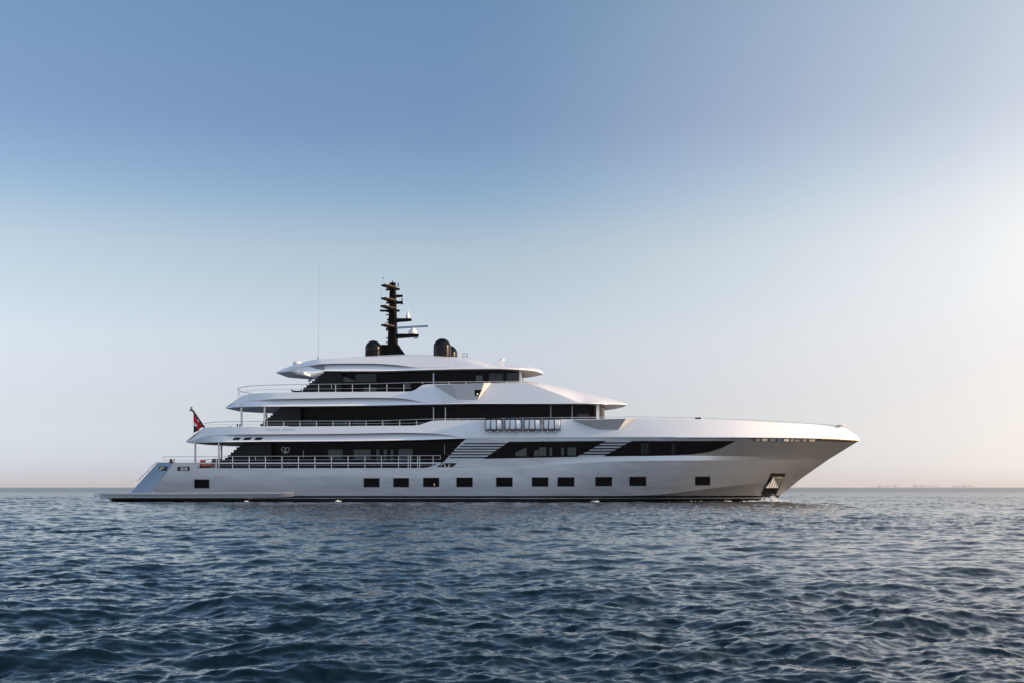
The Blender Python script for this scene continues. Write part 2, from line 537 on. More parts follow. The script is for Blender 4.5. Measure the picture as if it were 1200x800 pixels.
    nt.links.new(fl.outputs[0], sc2.inputs[0]); nt.links.new(mr.outputs['Result'], sc2.inputs['Scale'])
    ad = nt.nodes.new('ShaderNodeVectorMath'); ad.operation = 'ADD'
    nt.links.new(prev.outputs['Normal'], ad.inputs[0]); nt.links.new(sc2.outputs[0], ad.inputs[1])
    nm = nt.nodes.new('ShaderNodeVectorMath'); nm.operation = 'NORMALIZE'
    nt.links.new(ad.outputs[0], nm.inputs[0])
    nt.links.new(nm.outputs[0], b.inputs['Normal'])
    me.materials.append(m)
    o = bpy.data.objects.new('water', me); col.objects.link(o)
    return tag(o, 'dark blue sea covered in small wind ripples', 'water', kind='structure')
build_sea()

# distant low coast on the horizon, and the haze that all but hides it
def coast(px0, px1, top, dist, seed):
    rg = random.Random(seed)
    x0, x1 = (px0 - 600) / F_PX * dist, (px1 - 600) / F_PX * dist
    hmax = (570.5 - top) / F_PX * dist + CAM_H
    n = 40
    prof, h = [], 0.3
    for i in range(n + 1):
        u = i / n
        if i % 3 == 0: h = rg.uniform(0.55, 1.0)
        prof.append(hmax * h * min(1.0, 8 * u, 8 * (1 - u)))
    vs, fs = [], []
    for i, hh in enumerate(prof):
        x = x0 + (x1 - x0) * i / n
        vs += [(x, dist - 60, -0.5), (x, dist - 20, hh * .8), (x, dist, hh), (x, dist + 90, hh * .9), (x, dist + 160, -0.5)]
    for i in range(n):
        for j in range(4):
            a = i * 5 + j
            fs.append((a, a + 5, a + 6, a + 1))
    me = bpy.data.meshes.new('distant_coast'); me.from_pydata(vs, [], fs)
    me.materials.append(M_coast)
    o = bpy.data.objects.new('distant_coast', me); col.objects.link(o)
    return o
M_coast = mat('pale_coast', (0.50, 0.48, 0.45), 0.9, noise=(0.02, 0.15))
for (a, c, t, sd_), lab in zip(((1029, 1056, 567.2, 1), (1070, 1105, 566.8, 2), (1117, 1143, 567.6, 3)),
                               ('faint strip of distant coast on the horizon nearest to the yacht', 'longest faint strip of distant coast on the horizon', 'faint strip of distant coast on the horizon farthest from the yacht')):
    tag(coast(a, c, t, 20000, sd_), lab, 'coast', 'strips of distant coast on the horizon', 'structure')
hb = bpy.data.meshes.new('haze')
W_ = 21600.0
hb.from_pydata([(x, y, z) for x in (-W_, W_) for y in (-W_, W_) for z in (-1.5, 66.0)], [], [(0, 1, 3, 2), (4, 6, 7, 5), (0, 4, 5, 1), (2, 3, 7, 6), (0, 2, 6, 4), (1, 5, 7, 3)])
hm = bpy.data.materials.new('haze'); hm.use_nodes = True
hn = hm.node_tree.nodes; hn.clear()
ho = hn.new('ShaderNodeOutputMaterial'); pv = hn.new('ShaderNodeVolumePrincipled')
pv.inputs['Color'].default_value = (0.93, 0.92, 0.92, 1); pv.inputs['Density'].default_value = 4.5e-5; pv.inputs['Anisotropy'].default_value = 0.2
hm.node_tree.links.new(pv.outputs[0], ho.inputs['Volume'])
hb.materials.append(hm)
hz = bpy.data.objects.new('haze', hb); col.objects.link(hz)
tag(hz, 'thin pale haze lying over the sea', 'haze', kind='stuff')

# ================================================================== YACHT
yacht = thing('yacht', 'long white and silver motor yacht with dark glass decks, black mast and black radar domes', 'yacht')

# ---------------------------------------------------------------- hull
C0 = [(140, 606, 3.4), (400, 608, 3.6), (700, 608, 2.6), (820, 606, 1.0), (893, 600, 0.02)]
C1 = [(128, 588.5, 4.6), (300, 588.5, 4.72), (600, 588.5, 4.74), (700, 588.5, 4.45), (770, 588.5, 3.85), (830, 588.5, 2.7), (880, 588, 1.35), (906, 587, 0.02)]
C2 = [(128, 583, 4.74), (300, 582, 4.8), (600, 581.5, 4.82), (700, 581, 4.66), (770, 579, 4.42), (830, 572, 3.66), (860, 568.5, 3.05), (890, 565.5, 2.15), (939, 560, 0.02)]
C2b = [(174, 580, 4.78)] + C2[1:]
C3 = [(199, 548, 4.85), (500, 547.6, 4.87), (620, 545, 4.88), (740, 539.5, 4.85), (800, 539, 4.6), (860, 538.5, 3.62), (920, 538, 2.0), (972, 537, 0.02)]
C3b = [(513.5, 547.5, 4.87)] + C3[2:]
C3u = [(514.2, 546.8, 4.87), (620, 544.4, 4.88), (690, 537.5, 4.84), (740, 534, 4.80), (800, 533.3, 4.57), (860, 533.8, 3.67), (920, 535, 2.12), (975.5, 535, 0.02)]
C4 = [(546, 512.6, 4.9), (700, 511.8, 4.92), (780, 511.8, 4.85), (860, 511.8, 4.36), (920, 512.2, 3.2), (970, 513.2, 1.58), (1007.0, 515.6, 0.02)]
N = 150
hull = MB()
hull.both([curve(C0, N), curve(C1, N)])
mid = [[a.lerp(b_, t) for a, b_ in zip(curve(C1, N), curve(C2, N))] for t in (0, .5, 1)]
hull.both(mid)
def bulged(A, B, k, n=7):
    """rows from A to B with a slight hollow or belly"""
    rows = []
    for i in range(n):
        t = i / (n - 1)
        rows.append([a.lerp(b_, t) + Vector((0, -k * math.sin(math.pi * t) * min(1.0, abs(a.y) / 2.0), 0)) for a, b_ in zip(A, B)])
    return rows
hull.both(bulged(curve(C2b, N), curve(C3, N), 0.03))
hull.both([curve(C3b, N), curve(C3u, N)])
hull.both(bulged(curve(C3u, N), curve(C4, N), 0.0, 5))
# aft quarter: a facet turned towards the stern, then the sloping transom
qa = [P(150, 580, 3.75), P(185, 541.2, 3.75)]
qb = [P(174, 580, 4.78), P(203.5, 541.2, 4.85)]
def bil(a, b_, n=12):
    return [[(a[0].lerp(a[1], j / n)).lerp(b_[0].lerp(b_[1], j / n), i / n) for j in range(n + 1)] for i in range(n + 1)]
hull.both(bil(qa, qb))
hull.grid(bil(qa, [mir(p) for p in qa]))
# bulwark block beside the aft deck
a0 = [P(198.6, 548.4, 4.85), P(231, 548.2, 4.86)]
a1 = [P(203.5, 541.2, 4.85), P(236, 541.2, 4.86)]
hull.both([a0, a1])
hull.both([a1, [Vector((p.x, p.y + 0.3, p.z)) for p in a1]])
hull.both([[Vector((p.x, p.y + 0.3, p.z)) for p in a0], [Vector((p.x, p.y + 0.3, p.z)) for p in a1]])
hull.both([[qa[1], qb[1]], [qa[1] + Vector((0.25, 0.15, 0)), qb[1] + Vector((0.25, 0.3, 0))]])
# end of the raised topsides along the diagonal, turned inboard
dg = [P(513.5, 547.5, 4.87), P(546, 512.6, 4.9)]
hull.both([dg, [Vector((p.x, -3.6, p.z)) for p in dg]])
B_hull = bvh_of(hull)
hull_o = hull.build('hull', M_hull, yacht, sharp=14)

# main deck plate, just under the bulwark top
md = MB()
dl = [Vector((p.x, p.y + 0.02, p.z - 0.03)) for p in curve([(199, 549, 4.8), (545, 548.3, 4.82)], 30)]
md.grid([dl, [mir(p) for p in dl]])
dl2 = [p - Vector((0, 0, 0.06)) for p in dl]
md.grid([dl2, [mir(p) for p in dl2]], flip=True)
md.both([dl, dl2])
md.build('main_deck', M_teak, yacht)

# swim platform and the side sponson that carries it forward
sw = MB()
T = [(109.5, 577.2, 4.4), (119, 577, 5.0), (200, 576.8, 5.06), (330, 576.4, 5.02), (347, 576.6, 4.86)]
T2 = [(109.5, 578.0, 4.4), (119, 577.8, 5.04), (200, 577.6, 5.10), (330, 577.2, 5.06), (347, 577.3, 4.86)]
Bm = [(110, 582.8, 4.4), (119, 582.9, 5.02), (200, 582.9, 5.06), (330, 582.0, 5.0), (344, 581.0, 4.86)]
slab(sw, [T, T2, Bm], 110, 344, 60)
sw.build('swim_platform', M_silver, yacht, sharp=20)
stp = MB()      # rounded line of the platform's rubbing strake
stp.tube(curve([(113.5, 579.2, 4.52), (122, 579.0, 5.07), (200, 578.8, 5.12), (330, 578.3, 5.08)], 40), 0.035, 6)
stp.build('rubbing_strake', M_steel2, yacht)

# hull windows: frame + glass
def hull_window(x0, x1, y0, y1):
    f = panel(B_hull, [(x0 - .35, y0 - .35), (x1 + .35, y0 - .35)], [(x0 - .35, y1 + .35), (x1 + .35, y1 + .35)], 4, 2, 0.008, 0.03)
    w = f.build('window_frame', M_black, None)
    g = panel(B_hull, [(x0 + .5, y0 + .5), (x1 - .5, y0 + .5)], [(x0 + .5, y1 - .5), (x1 - .5, y1 - .5)], 4, 2, 0.014, 0.03)
    o = g.build('hull_window', M_glass, yacht)
    w.parent = o
    return o
for x0, x1, y0, y1 in ((228, 245, 561.5, 571.3), (426.5, 444.5, 560, 570), (461.2, 479, 559.8, 570), (496.2, 514.4, 559.5, 569.8),
                       (535.2, 553.6, 559.3, 569.8), (581.7, 600.4, 559.2, 569.4), (623.5, 642.3, 559, 569.3), (653.7, 672.8, 558.9, 569.2),
                       (698, 717, 558.5, 568.8), (738, 757, 558.3, 568.5), (815, 832, 558, 567.8)):
    ww = hull_window(x0, x1, y0, y1)
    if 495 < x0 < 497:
        l = panel(B_hull, [(508.3, 565.8), (509.6, 565.8)], [(508.3, 568.6), (509.6, 568.6)], 1, 1, 0.024, 0.03).build('lamp_reflection', M_gold, ww)  # yellow panel on the glass stands in for a lamp's reflection
# shell door outline under the gate
fr = MB()
for a, c in (((427, 550.6), (490, 550.6)), ((427, 554.2), (490, 554.2))):
    panel(B_hull, [(a[0], a[1] - .12), (c[0], a[1] - .12)], [(a[0], a[1] + .12), (c[0], a[1] + .12)], 8, 1, 0.006, 0.02, mb=fr)
for x in (427, 490):
    panel(B_hull, [(x - .15, 550.6), (x + .15, 550.6)], [(x - .15, 554.2), (x + .15, 554.2)], 1, 2, 0.006, 0.02, mb=fr)
fr.build('shell_door_seam', M_grey, yacht)

# black wedge windows and the dark styling stripes of the topsides
tw = panel(B_hull, [(596.5, 516.9), (710.5, 516)], [(567, 537), (676, 534.6)], 24, 4)
tws = tw.build('topside_window', M_glass, yacht)
p2 = panel(B_hull, [(740.5, 516), (861.5, 516)], [(707.5, 534), (770, 533.4), (790, 532.8), (810, 531.7), (830, 529.3), (845, 524.6), (861.5, 516.3)], 40, 5)
tw2 = p2.build('topside_window', M_glass, yacht)
for pts in ([(604, 529.5), (617, 523.5), (617, 534), (604, 534)], [(627, 526.5), (631, 526.5), (631, 534), (625, 534)], [(631.5, 523.5), (640, 523.5), (640, 533.5), (631.5, 533.5)],
            [(644, 524), (647, 524), (647, 533.5), (644, 533.5)], [(657.5, 524), (661, 524), (661, 533), (657.5, 533)], [(665, 523.5), (675, 523.5), (675, 533), (665, 533)]):
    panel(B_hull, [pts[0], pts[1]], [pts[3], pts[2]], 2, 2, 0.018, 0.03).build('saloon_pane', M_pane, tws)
for x in (751, 756, 787):
    panel(B_hull, [(x, 519), (x + 4, 519)], [(x, 531.5), (x + 4, 531.5)], 2, 2, 0.018, 0.03).build('saloon_pane', mat('dim_pane', (0.016, 0.018, 0.018), 0.1, spec=0.2), tw2)
def diag(y): return 546.0 - (y - 513.0) * 1.235
def w1l(y): return 596.5 - (y - 516.9) * 1.47
def w1r(y): return 710.5 - (y - 516) * 1.855
def w2l(y): return 740.5 - (y - 516) * 1.83
for y in (519.2, 522.5, 525.6, 528.8, 532.1, 535.4):
    panel(B_hull, [(diag(y - .75) + .6, y - .75), (w1l(y - .75), y - .75)], [(diag(y + .75) + .6, y + .75), (w1l(y + .75), y + .75)], 10, 1, 0.010, 0.03).build('styling_stripe', M_black, yacht)
for y in (518.3, 521.6, 525.0, 528.3, 531.6):
    panel(B_hull, [(w1r(y - .85), y - .85), (w2l(y - .85), y - .85)], [(w1r(y + .85), y + .85), (w2l(y + .85), y + .85)], 10, 1, 0.010, 0.03).build('styling_stripe', M_black, yacht)

# mooring ports in the bulwark
def port_hole(top, bot, m, name='mooring_port'):
    return panel(B_hull, top, bot, 3, 1, 0.010, 0.03).build(name, m, yacht)
mp1 = port_hole([(187, 546.2), (196.6, 546)], [(185, 550.9), (195.3, 550.9)], M_black)
panel(B_hull, [(188.4, 547.2), (193.4, 547.2)], [(187.4, 549), (192.2, 549)], 2, 1, 0.03, 0.02).build('fairlead', M_gold, mp1)
panel(B_hull, [(185.8, 549.2), (190, 549.2)], [(185.6, 550.4), (189.4, 550.4)], 2, 1, 0.03, 0.02).build('fairlead', M_steel, mp1)
mp2 = port_hole([(208, 546.2), (222.2, 546.2)], [(208, 551.1), (222.2, 551.1)], M_black)
for x in (211.8, 214, 216.4, 218.4):
    panel(B_hull, [(x, 547), (x + 1.1, 547)], [(x, 550.6), (x + 1.1, 550.6)], 1, 1, 0.03, 0.02).build('roller', M_steel, mp2)
mp3 = port_hole([(517, 542), (535.8, 542)], [(511, 546.6), (530.6, 546.6)], M_black)
for x, s in ((520.4, 1.2), (526.4, -1.2)):
    panel(B_hull, [(x, 543.2), (x + 1, 543.2)], [(x + s, 546.4), (x + s + 1, 546.4)], 1, 1, 0.03, 0.02).build('roller', M_offwhite, mp3)

# anchor pocket at the bow: recess plate, anchor and its shank
ap = panel(B_hull, [(903.5, 554), (921, 554)], [(892, 580), (909, 580)], 6, 8, 0.012, 0.05)
apo = ap.build('anchor_pocket', M_black, yacht)
an = MB()
panel(B_hull, [(905.2, 558.6), (917.6, 558.6)], [(896.8, 570.2), (911, 570.2)], 6, 4, 0.10, 0.10, mb=an)
an.build('anchor', M_steel2, apo)
an = MB()
panel(B_hull, [(905.0, 559.2), (905.8, 559.2)], [(896.8, 570.0), (911, 570.0)], 4, 4, 0.12, 0.05, mb=an)
an.build('anchor_fluke_lit', M_offwhite, apo)  # off-white panel stands in for the sunlit part of the anchor
an = MB()
for k in range(4):
    x = 900.0 + k * 2.7
    panel(B_hull, [(x + 4.2, 558.8), (x + 4.5, 558.8)], [(x, 569.8), (x + .3, 569.8)], 1, 4, 0.14, 0.05, mb=an)
an.build('anchor_rib', M_grey, apo)
an = MB()
panel(B_hull, [(895.5, 571.8), (909.5, 571.8)], [(893, 577.5), (907.2, 577.5)], 5, 3, 0.05, 0.05, mb=an)
an.build('pocket_lip', M_dark, apo)

# ---------------------------------------------------------------- upper deck: white fascia, bulwark and foredeck in one run
UT = [(217.5, 516.8, 2.6), (226, 510.0, 3.6), (240, 500.6, 4.35), (250, 499.6, 4.6), (262, 499.4, 4.75), (300, 499.3, 4.88), (440, 498.3, 4.9), (484, 498, 4.9), (492, 497, 4.9), (500, 494.3, 4.9), (508, 492.3, 4.9), (518, 491.9, 4.9), (560, 491.5, 4.92), (680, 490.5, 4.92), (740, 489.6, 4.88), (800, 490.3, 4.66), (860, 492, 4.1), (920, 495, 2.9), (975, 498.3, 1.05), (987, 500, 0.75), (1000, 507.5, 0.3), (1007, 513.0, 0.03)]
UN = [(217.6, 517.0, 2.62), (240, 505, 4.38), (262, 504, 4.78), (300, 503.8, 4.9), (484, 502.3, 4.92), (546, 502.0, 4.93), (640, 502.5, 4.95), (700, 503, 4.98), (740, 503.2, 4.96), (800, 503.4, 4.78), (860, 504, 4.28), (920, 505.8, 3.14), (975, 508.8, 1.3), (1000, 511.8, 0.36), (1007.2, 514, 0.03)]
UM1 = [(217.7, 517.3, 2.63), (240, 510.5, 4.4), (262, 508.8, 4.80), (275, 508.5, 4.86), (300, 508.3, 4.92), (400, 507.6, 4.93), (470, 506.5, 4.94), (500, 507.0, 4.94), (525, 509.2, 4.94), (546, 512.0, 4.945), (700, 510.9, 4.98), (780, 510.7, 4.90), (860, 510.8, 4.41), (920, 511.3, 3.25), (970, 512.3, 1.63), (1007.4, 514.6, 0.03)]
UM2 = [(217.8, 517.5, 2.63), (240, 510.9, 4.4), (262, 509.1, 4.74), (275, 508.9, 4.60), (300, 508.7, 4.50), (400, 508.0, 4.46), (470, 506.9, 4.46), (500, 507.4, 4.52), (525, 509.6, 4.74), (546, 512.3, 4.94), (700, 511.2, 4.98), (780, 511.1, 4.905), (860, 511.1, 4.415), (920, 511.7, 3.255), (970, 512.7, 1.635), (1007.5, 514.9, 0.03)]
UB = [(217.9, 517.9, 2.64), (240, 518.0, 4.25), (262, 517.4, 4.8), (300, 516.9, 4.9), (400, 516.2, 4.92), (480, 515, 4.94), (546, 513.1, 4.95), (700, 511.9, 4.98), (780, 511.8, 4.91), (860, 511.9, 4.42), (920, 512.4, 3.26), (970, 513.4, 1.64), (1007.6, 515.3, 0.03)]
ud = MB()
slab(ud, [UT, UN, UM1, UM2, UB], 218, 1007, 330)
B_ud = bvh_of(ud)
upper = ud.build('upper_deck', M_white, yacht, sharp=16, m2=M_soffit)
# dark seam between the white bulwark and the silver topsides
sm = MB(); 
sm.tube(curve([(547, 512.5, 4.93), (700, 511.6, 4.965), (780, 511.6, 4.895), (860, 511.7, 4.405)], 60), 0.022, 6)
sm.build('deck_seam', M_grey, yacht)
nl = MB(); nl.tube(curve([(962, 513.6, 1.9), (985, 514.5, 1.05), (1006, 515.9, 0.08)], 12), 0.05, 6)
nl.build('bow_rubbing_strip', M_gold, yacht)
for x in (271.5, 284, 297):
    panel(B_ud, [(x + 3.6, 512.1), (x + 11.8, 512.1)], [(x, 515), (x + 8.4, 515)], 3, 1, 0.012, 0.03).build('air_vent', M_black, upper)
# faint raised name on the fascia: too small to read, kept as pale strokes
M_let = mat('silver_letters', (0.42, 0.44, 0.47), 0.3, metal=0.3)
xs = [314, 315.6, 317.6, 319.4, 321.6, 323.4, 325.4, 327.4, 332, 333.8, 335.8, 338, 340, 342.2, 344.6]
for i, x in enumerate(xs):
    tx = MB(); yt = 501.3 + (i % 3) * 0.35
    panel(B_ud, [(x, yt), (x + .5, yt)], [(x, 504), (x + .5, 504)], 1, 1, 0.010, 0.02, mb=tx)
    if i % 2 == 0:
        panel(B_ud, [(x, 501.6 + (i % 4) * .5), (x + 1.7, 501.6 + (i % 4) * .5)], [(x, 502.0 + (i % 4) * .5), (x + 1.7, 502.0 + (i % 4) * .5)], 1, 1, 0.010, 0.02, mb=tx)
    tx.build('letter', M_let, upper)

# mooring recess at the bow with its deck gear
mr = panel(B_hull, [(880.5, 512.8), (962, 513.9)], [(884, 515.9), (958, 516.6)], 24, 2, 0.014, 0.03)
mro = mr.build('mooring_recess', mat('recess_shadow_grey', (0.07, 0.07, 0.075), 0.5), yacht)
rr = random.Random(5)
x = 885.0
mats = [M_grey, M_rope, M_silver, M_blue, M_offwhite, M_rope, M_grey]
i = 0
while x < 956:
    w = rr.uniform(2.5, 7.5)
    y0 = 513.2 + (x - 880) * 0.011 + rr.uniform(0, .9)
    panel(B_hull, [(x + rr.uniform(0, 1), y0), (x + w, y0)], [(x, 516.0 + (x - 880) * 0.007), (x + w - rr.uniform(0, 1.5), 516.0 + (x - 880) * 0.007)], 2, 1, 0.03, 0.03).build('mooring_gear', mats[i % len(mats)], mro)
    x += w + rr.uniform(0.8, 2.5); i += 1

# bridge wings: solid shelves that widen the bulwark on both decks
def wing(vs, name):
    out = []
    for s in (True, False):
        m = MB()
        A, B, C, D, E, Fv = [mir(P(*q)) if s else P(*q) for q in vs]
        m.add([A, B, C, D, E, Fv], [(0, 1, 5), (1, 2, 4, 5), (2, 3, 4), (0, 3, 2, 1), (0, 5, 4, 3)])
        b = bvh_of(m)
        o = m.build(name, M_white, yacht, sharp=5)
    return o, b
wing([(670, 491.2, 4.94), (687, 491, 5.75), (733.5, 490, 5.75), (744, 489.6, 4.92), (724.5, 503.2, 4.965), (702, 503.2, 4.965)], 'bridge_wing')

# ---------------------------------------------------------------- sun deck (third level): fascia, bulwark and the visor over the bridge
ST = [(263.5, 477.2, 2.0), (272, 471.2, 3.0), (285, 463.0, 3.95), (300, 460.4, 4.35), (345, 459.0, 4.5), (440, 458.4, 4.52), (478, 458.2, 4.52), (485, 456.8, 4.52), (491, 453, 4.52), (496, 450.3, 4.52), (503, 449.5, 4.52), (560, 448.9, 4.52), (613, 448.4, 4.5), (650, 459.5, 4.52), (686, 471.2, 4.5), (705, 471.6, 4.05), (720, 471.9, 3.1), (729, 472.2, 2.0), (734.5, 472.6, 0.4)]
SM1 = [(263.6, 477.5, 2.02), (285, 470.5, 4.0), (305, 468.3, 4.42), (325, 467.0, 4.55), (380, 466.0, 4.58), (430, 465.3, 4.58), (460, 465.8, 4.58), (480, 467.5, 4.58), (500, 471.3, 4.58), (560, 470.9, 4.58), (686, 471.35, 4.54), (705, 471.75, 4.07), (720, 472.05, 3.11), (729, 472.35, 2.01), (734.5, 472.8, 0.41)]
SM2 = [(263.6, 477.6, 2.02), (285, 470.8, 4.0), (305, 468.6, 4.34), (325, 467.4, 4.2), (380, 466.4, 4.14), (430, 465.7, 4.14), (460, 466.2, 4.14), (480, 467.9, 4.3), (500, 471.6, 4.57), (560, 471.2, 4.58), (686, 471.5, 4.54), (705, 471.9, 4.07), (720, 472.2, 3.11), (729, 472.5, 2.01), (734.5, 473.0, 0.41)]
SB = [(263.7, 477.9, 2.02), (275, 476.6, 3.4), (300, 475.8, 4.42), (345, 475.4, 4.56), (430, 474.6, 4.58), (500, 473.2, 4.6), (560, 472.3, 4.6), (686, 472.2, 4.55), (705, 472.6, 4.08), (720, 472.9, 3.12), (729, 473.2, 2.02), (734.5, 474.0, 0.42)]
sdm = MB()
slab(sdm, [ST, SM1, SM2, SB], 264, 734.5, 240, crown=[(262, 480), (470, 462), (480, 461), (560, 450.5), (613, 447.4), (640, 450.0), (680, 458.6), (715, 467.0), (734, 472.3), (760, 473)])
B_sd = bvh_of(sdm)
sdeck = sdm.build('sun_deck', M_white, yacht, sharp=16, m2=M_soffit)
wg, B_wg = wing([(508, 450, 4.56), (530, 449.7, 5.2), (567.5, 448.2, 5.2), (576, 448, 4.54), (560, 467.6, 4.585), (536, 467.6, 4.585)], 'bridge_wing')
nlp = panel(B_wg, [(556.2, 456), (564.6, 456)], [(556.2, 463.2), (561.2, 463.2)], 2, 2, 0.014, 0.03).build('light_screen', M_black, wg)
lm = MB(); q = P(559.2, 461.2, 5.0); lm.lathe(q, [(0.02, -.07), (0.07, -.04), (0.07, .04), (0.02, .07)], 12)
lm.build('side_light', M_offwhite, nlp)

# ---------------------------------------------------------------- hardtop
HT = [(323.3, 435.6, 1.9), (333, 431.2, 2.9), (345, 427.2, 3.5), (372, 420.6, 3.95), (400, 419.2, 4.0), (435, 418.0, 4.0), (470, 417.4, 4.0), (505, 418.4, 4.0), (540, 421.2, 4.0), (582, 430.6, 4.05), (607, 431.3, 3.6), (622, 432.2, 2.6), (631, 433.6, 1.5), (636, 435.6, 0.3)]
HM1 = [(323.4, 435.8, 1.92), (333, 433.0, 2.92), (345, 430.2, 3.55), (366, 427.6, 4.02), (378, 426.0, 4.1), (410, 425.4, 4.12), (440, 425.6, 4.12), (465, 427.2, 4.12), (492, 430.2, 4.12), (540, 429.6, 4.1), (582, 430.75, 4.07), (607, 431.5, 3.61), (622, 432.4, 2.61), (631, 433.8, 1.51), (636, 435.8, 0.31)]
HM2 = [(323.4, 436.0, 1.92), (333, 433.2, 2.92), (345, 430.4, 3.54), (366, 427.9, 3.90), (378, 426.4, 3.76), (410, 425.8, 3.72), (440, 426.0, 3.72), (465, 427.6, 3.78), (492, 430.5, 4.1), (540, 430.0, 4.1), (582, 430.9, 4.07), (607, 431.7, 3.61), (622, 432.6, 2.61), (631, 434.0, 1.51), (636, 436.1, 0.31)]
HB = [(323.5, 436.6, 1.9), (333, 435.2, 2.9), (345, 434.4, 3.5), (366, 434.0, 4.05), (400, 434.2, 4.14), (435, 434.2, 4.15), (500, 432.8, 4.15), (540, 431.8, 4.14), (582, 431.5, 4.08), (607, 432.3, 3.62), (622, 433.4, 2.62), (631, 435.2, 1.52), (636, 437.4, 0.32)]
ht = MB()
HC = [HT, HM1, HM2, HB]
slab(ht, HC, 323.6, 341, 14)
slab(ht, HC, 341, 380, 24, inner=2.7)
slab(ht, HC, 380, 636, 130, crown=[(370, 432), (420, 420), (470, 416.8), (520, 418.0), (545, 420.6), (590, 427.2), (620, 429.8), (632, 432.6), (637, 435.6), (650, 437)])
B_ht = bvh_of(ht)
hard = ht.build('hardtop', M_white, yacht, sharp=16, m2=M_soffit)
# bracing inside the aft opening of the hardtop
br = MB(); br.tube([P(344, 438.2, 2.7), P(366, 442.2, 0.0), mir(P(344, 438.2, 2.7))], 0.10, 6)
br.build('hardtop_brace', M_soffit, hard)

# ---------------------------------------------------------------- glass houses between the decks
def plan_of(pts):
    """starboard outline (px, b) -> closed plan"""
    s = [P(px, 500, b) for px, b in pts]
    return [(p.x, p.y) for p in s] + [(p.x, -p.y) for p in s[::-1]]
def zat(py, b, px=600): return P(px, py, b).z

saloon = MB().prism(plan_of([(296, 3.4), (520, 3.5), (556, 3.6)]), zat(549.5, 4.8), zat(516.2, 4.9)).build('saloon', M_glass, yacht, sharp=20)
bridge = MB().prism(plan_of([(338, 3.35), (400, 3.4), (640, 3.5), (676, 3.4), (692, 3.1), (700, 2.6), (705, 1.8), (708, 0.9), (709, 0.1)]), zat(501, 4.8), zat(473.0, 4.55)).build('bridge', M_glass, yacht, sharp=20)
lounge = MB().prism(plan_of([(388, 3.0), (420, 3.1), (560, 3.2), (596, 3.0), (604, 2.6), (609, 1.9), (612, 1.0), (613, 0.1)]), zat(460, 4.5), zat(433.0, 4.0)).build('sky_lounge', M_glass, yacht, sharp=20)

def louvres(parent, top, bot, right, b, n, name='louvre_screen'):
    """black horizontal slats whose aft ends step down a raked line"""
    for s in (-1, 1):
        m = MB()
        for i in range(n):
            t0, t1 = i / n, (i + 0.97) / n
            y0, y1 = top[1] + (bot[1] - top[1]) * t0, top[1] + (bot[1] - top[1]) * t1
            xl = top[0] + (bot[0] - top[0]) * (i + 0.5) / n
            a, c = P(xl, y0, b), P(right, y1, b)
            m.box(a.x, c.x, s * -b - 0.10, s * -b + 0.10, c.z, a.z)
        # a post ties the slats together
        a, c = P(top[0] + 6, top[1] + .4, b), P(right - .5, bot[1] - .4, b)
        m.box(a.x, c.x, s * -b - 0.05, s * -b + 0.05, c.z, a.z)
        o = m.build(name, M_black, parent)
    return o
louvres(saloon, (286, 517.2), (252, 548), 318, 4.1, 10)
louvres(bridge, (330, 475.8), (304, 498.6), 352, 4.0, 9)
louvres(lounge, (381, 435), (351, 458.6), 400, 3.7, 9)

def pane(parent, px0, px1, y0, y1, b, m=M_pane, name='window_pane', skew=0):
    q = MB()
    a, c = P(px0, y0, b), P(px1, y1, b)
    if skew:
        d = P(px0, y0, b); e = P(px1, y1 - skew, b)
        pts = [d, e, P(px1, y1, b), P(px0, y1, b)]
        q.add(pts + [p + Vector((0, .02, 0)) for p in pts], [(0, 1, 2, 3), (7, 6, 5, 4), (0, 4, 5, 1), (1, 5, 6, 2), (2, 6, 7, 3), (3, 7, 4, 0)])
    else:
        q.box(a.x, c.x, a.y, a.y + 0.02, c.z, a.z)
    return q.build(name, m, parent)
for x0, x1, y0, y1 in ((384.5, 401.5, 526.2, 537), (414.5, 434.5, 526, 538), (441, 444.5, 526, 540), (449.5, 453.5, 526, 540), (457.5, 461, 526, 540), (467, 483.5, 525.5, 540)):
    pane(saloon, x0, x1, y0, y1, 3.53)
M_pane2 = mat('dim_glass', (0.020, 0.024, 0.026), 0.08, spec=0.2)
for x0, x1, y0, y1 in ((352, 372, 491.5, 499), (391, 407, 491.5, 499), (414, 428, 491.5, 499), (446, 457, 491, 499), (676, 690, 484.5, 489)):
    pane(bridge, x0, x1, y0, y1, 3.545 if x0 < 640 else 3.47, M_pane2)
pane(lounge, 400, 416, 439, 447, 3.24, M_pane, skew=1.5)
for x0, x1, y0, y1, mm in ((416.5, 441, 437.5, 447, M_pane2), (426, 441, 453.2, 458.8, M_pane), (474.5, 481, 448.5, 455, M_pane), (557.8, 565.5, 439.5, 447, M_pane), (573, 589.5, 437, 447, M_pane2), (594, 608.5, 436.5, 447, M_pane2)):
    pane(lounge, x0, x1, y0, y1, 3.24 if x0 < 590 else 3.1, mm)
# vertical bars in front of the glass
def post(parent, px, y0, y1, b, w, m, name='mullion'):
    a, c = P(px, y0, b), P(px, y1, b)
    return MB().box(a.x - w / 2, a.x + w / 2, -b - w / 2, -b + w / 2, c.z, a.z).build(name, m, parent)
for px, m, w in ((645.5, M_grey, .06), (670.5, M_grey, .06)):
    post(bridge, px, 474, 491, 3.56, w, m)
for px in (508, 522): post(bridge, px, 476.5, 492, 3.62, .055, M_steel2)
post(bridge, 700.5, 472.5, 491, 3.0, .22, M_white, 'corner_pillar')
post(lounge, 508, 436.5, 449.5, 3.4, .07, M_steel2)
post(lounge, 609.8, 432, 449, 2.35, .2, M_white, 'corner_pillar')
post(saloon, 521, 520, 532, 3.6, .06, M_grey)
post(saloon, 355.5, 527, 536, 3.56, .05, M_grey)
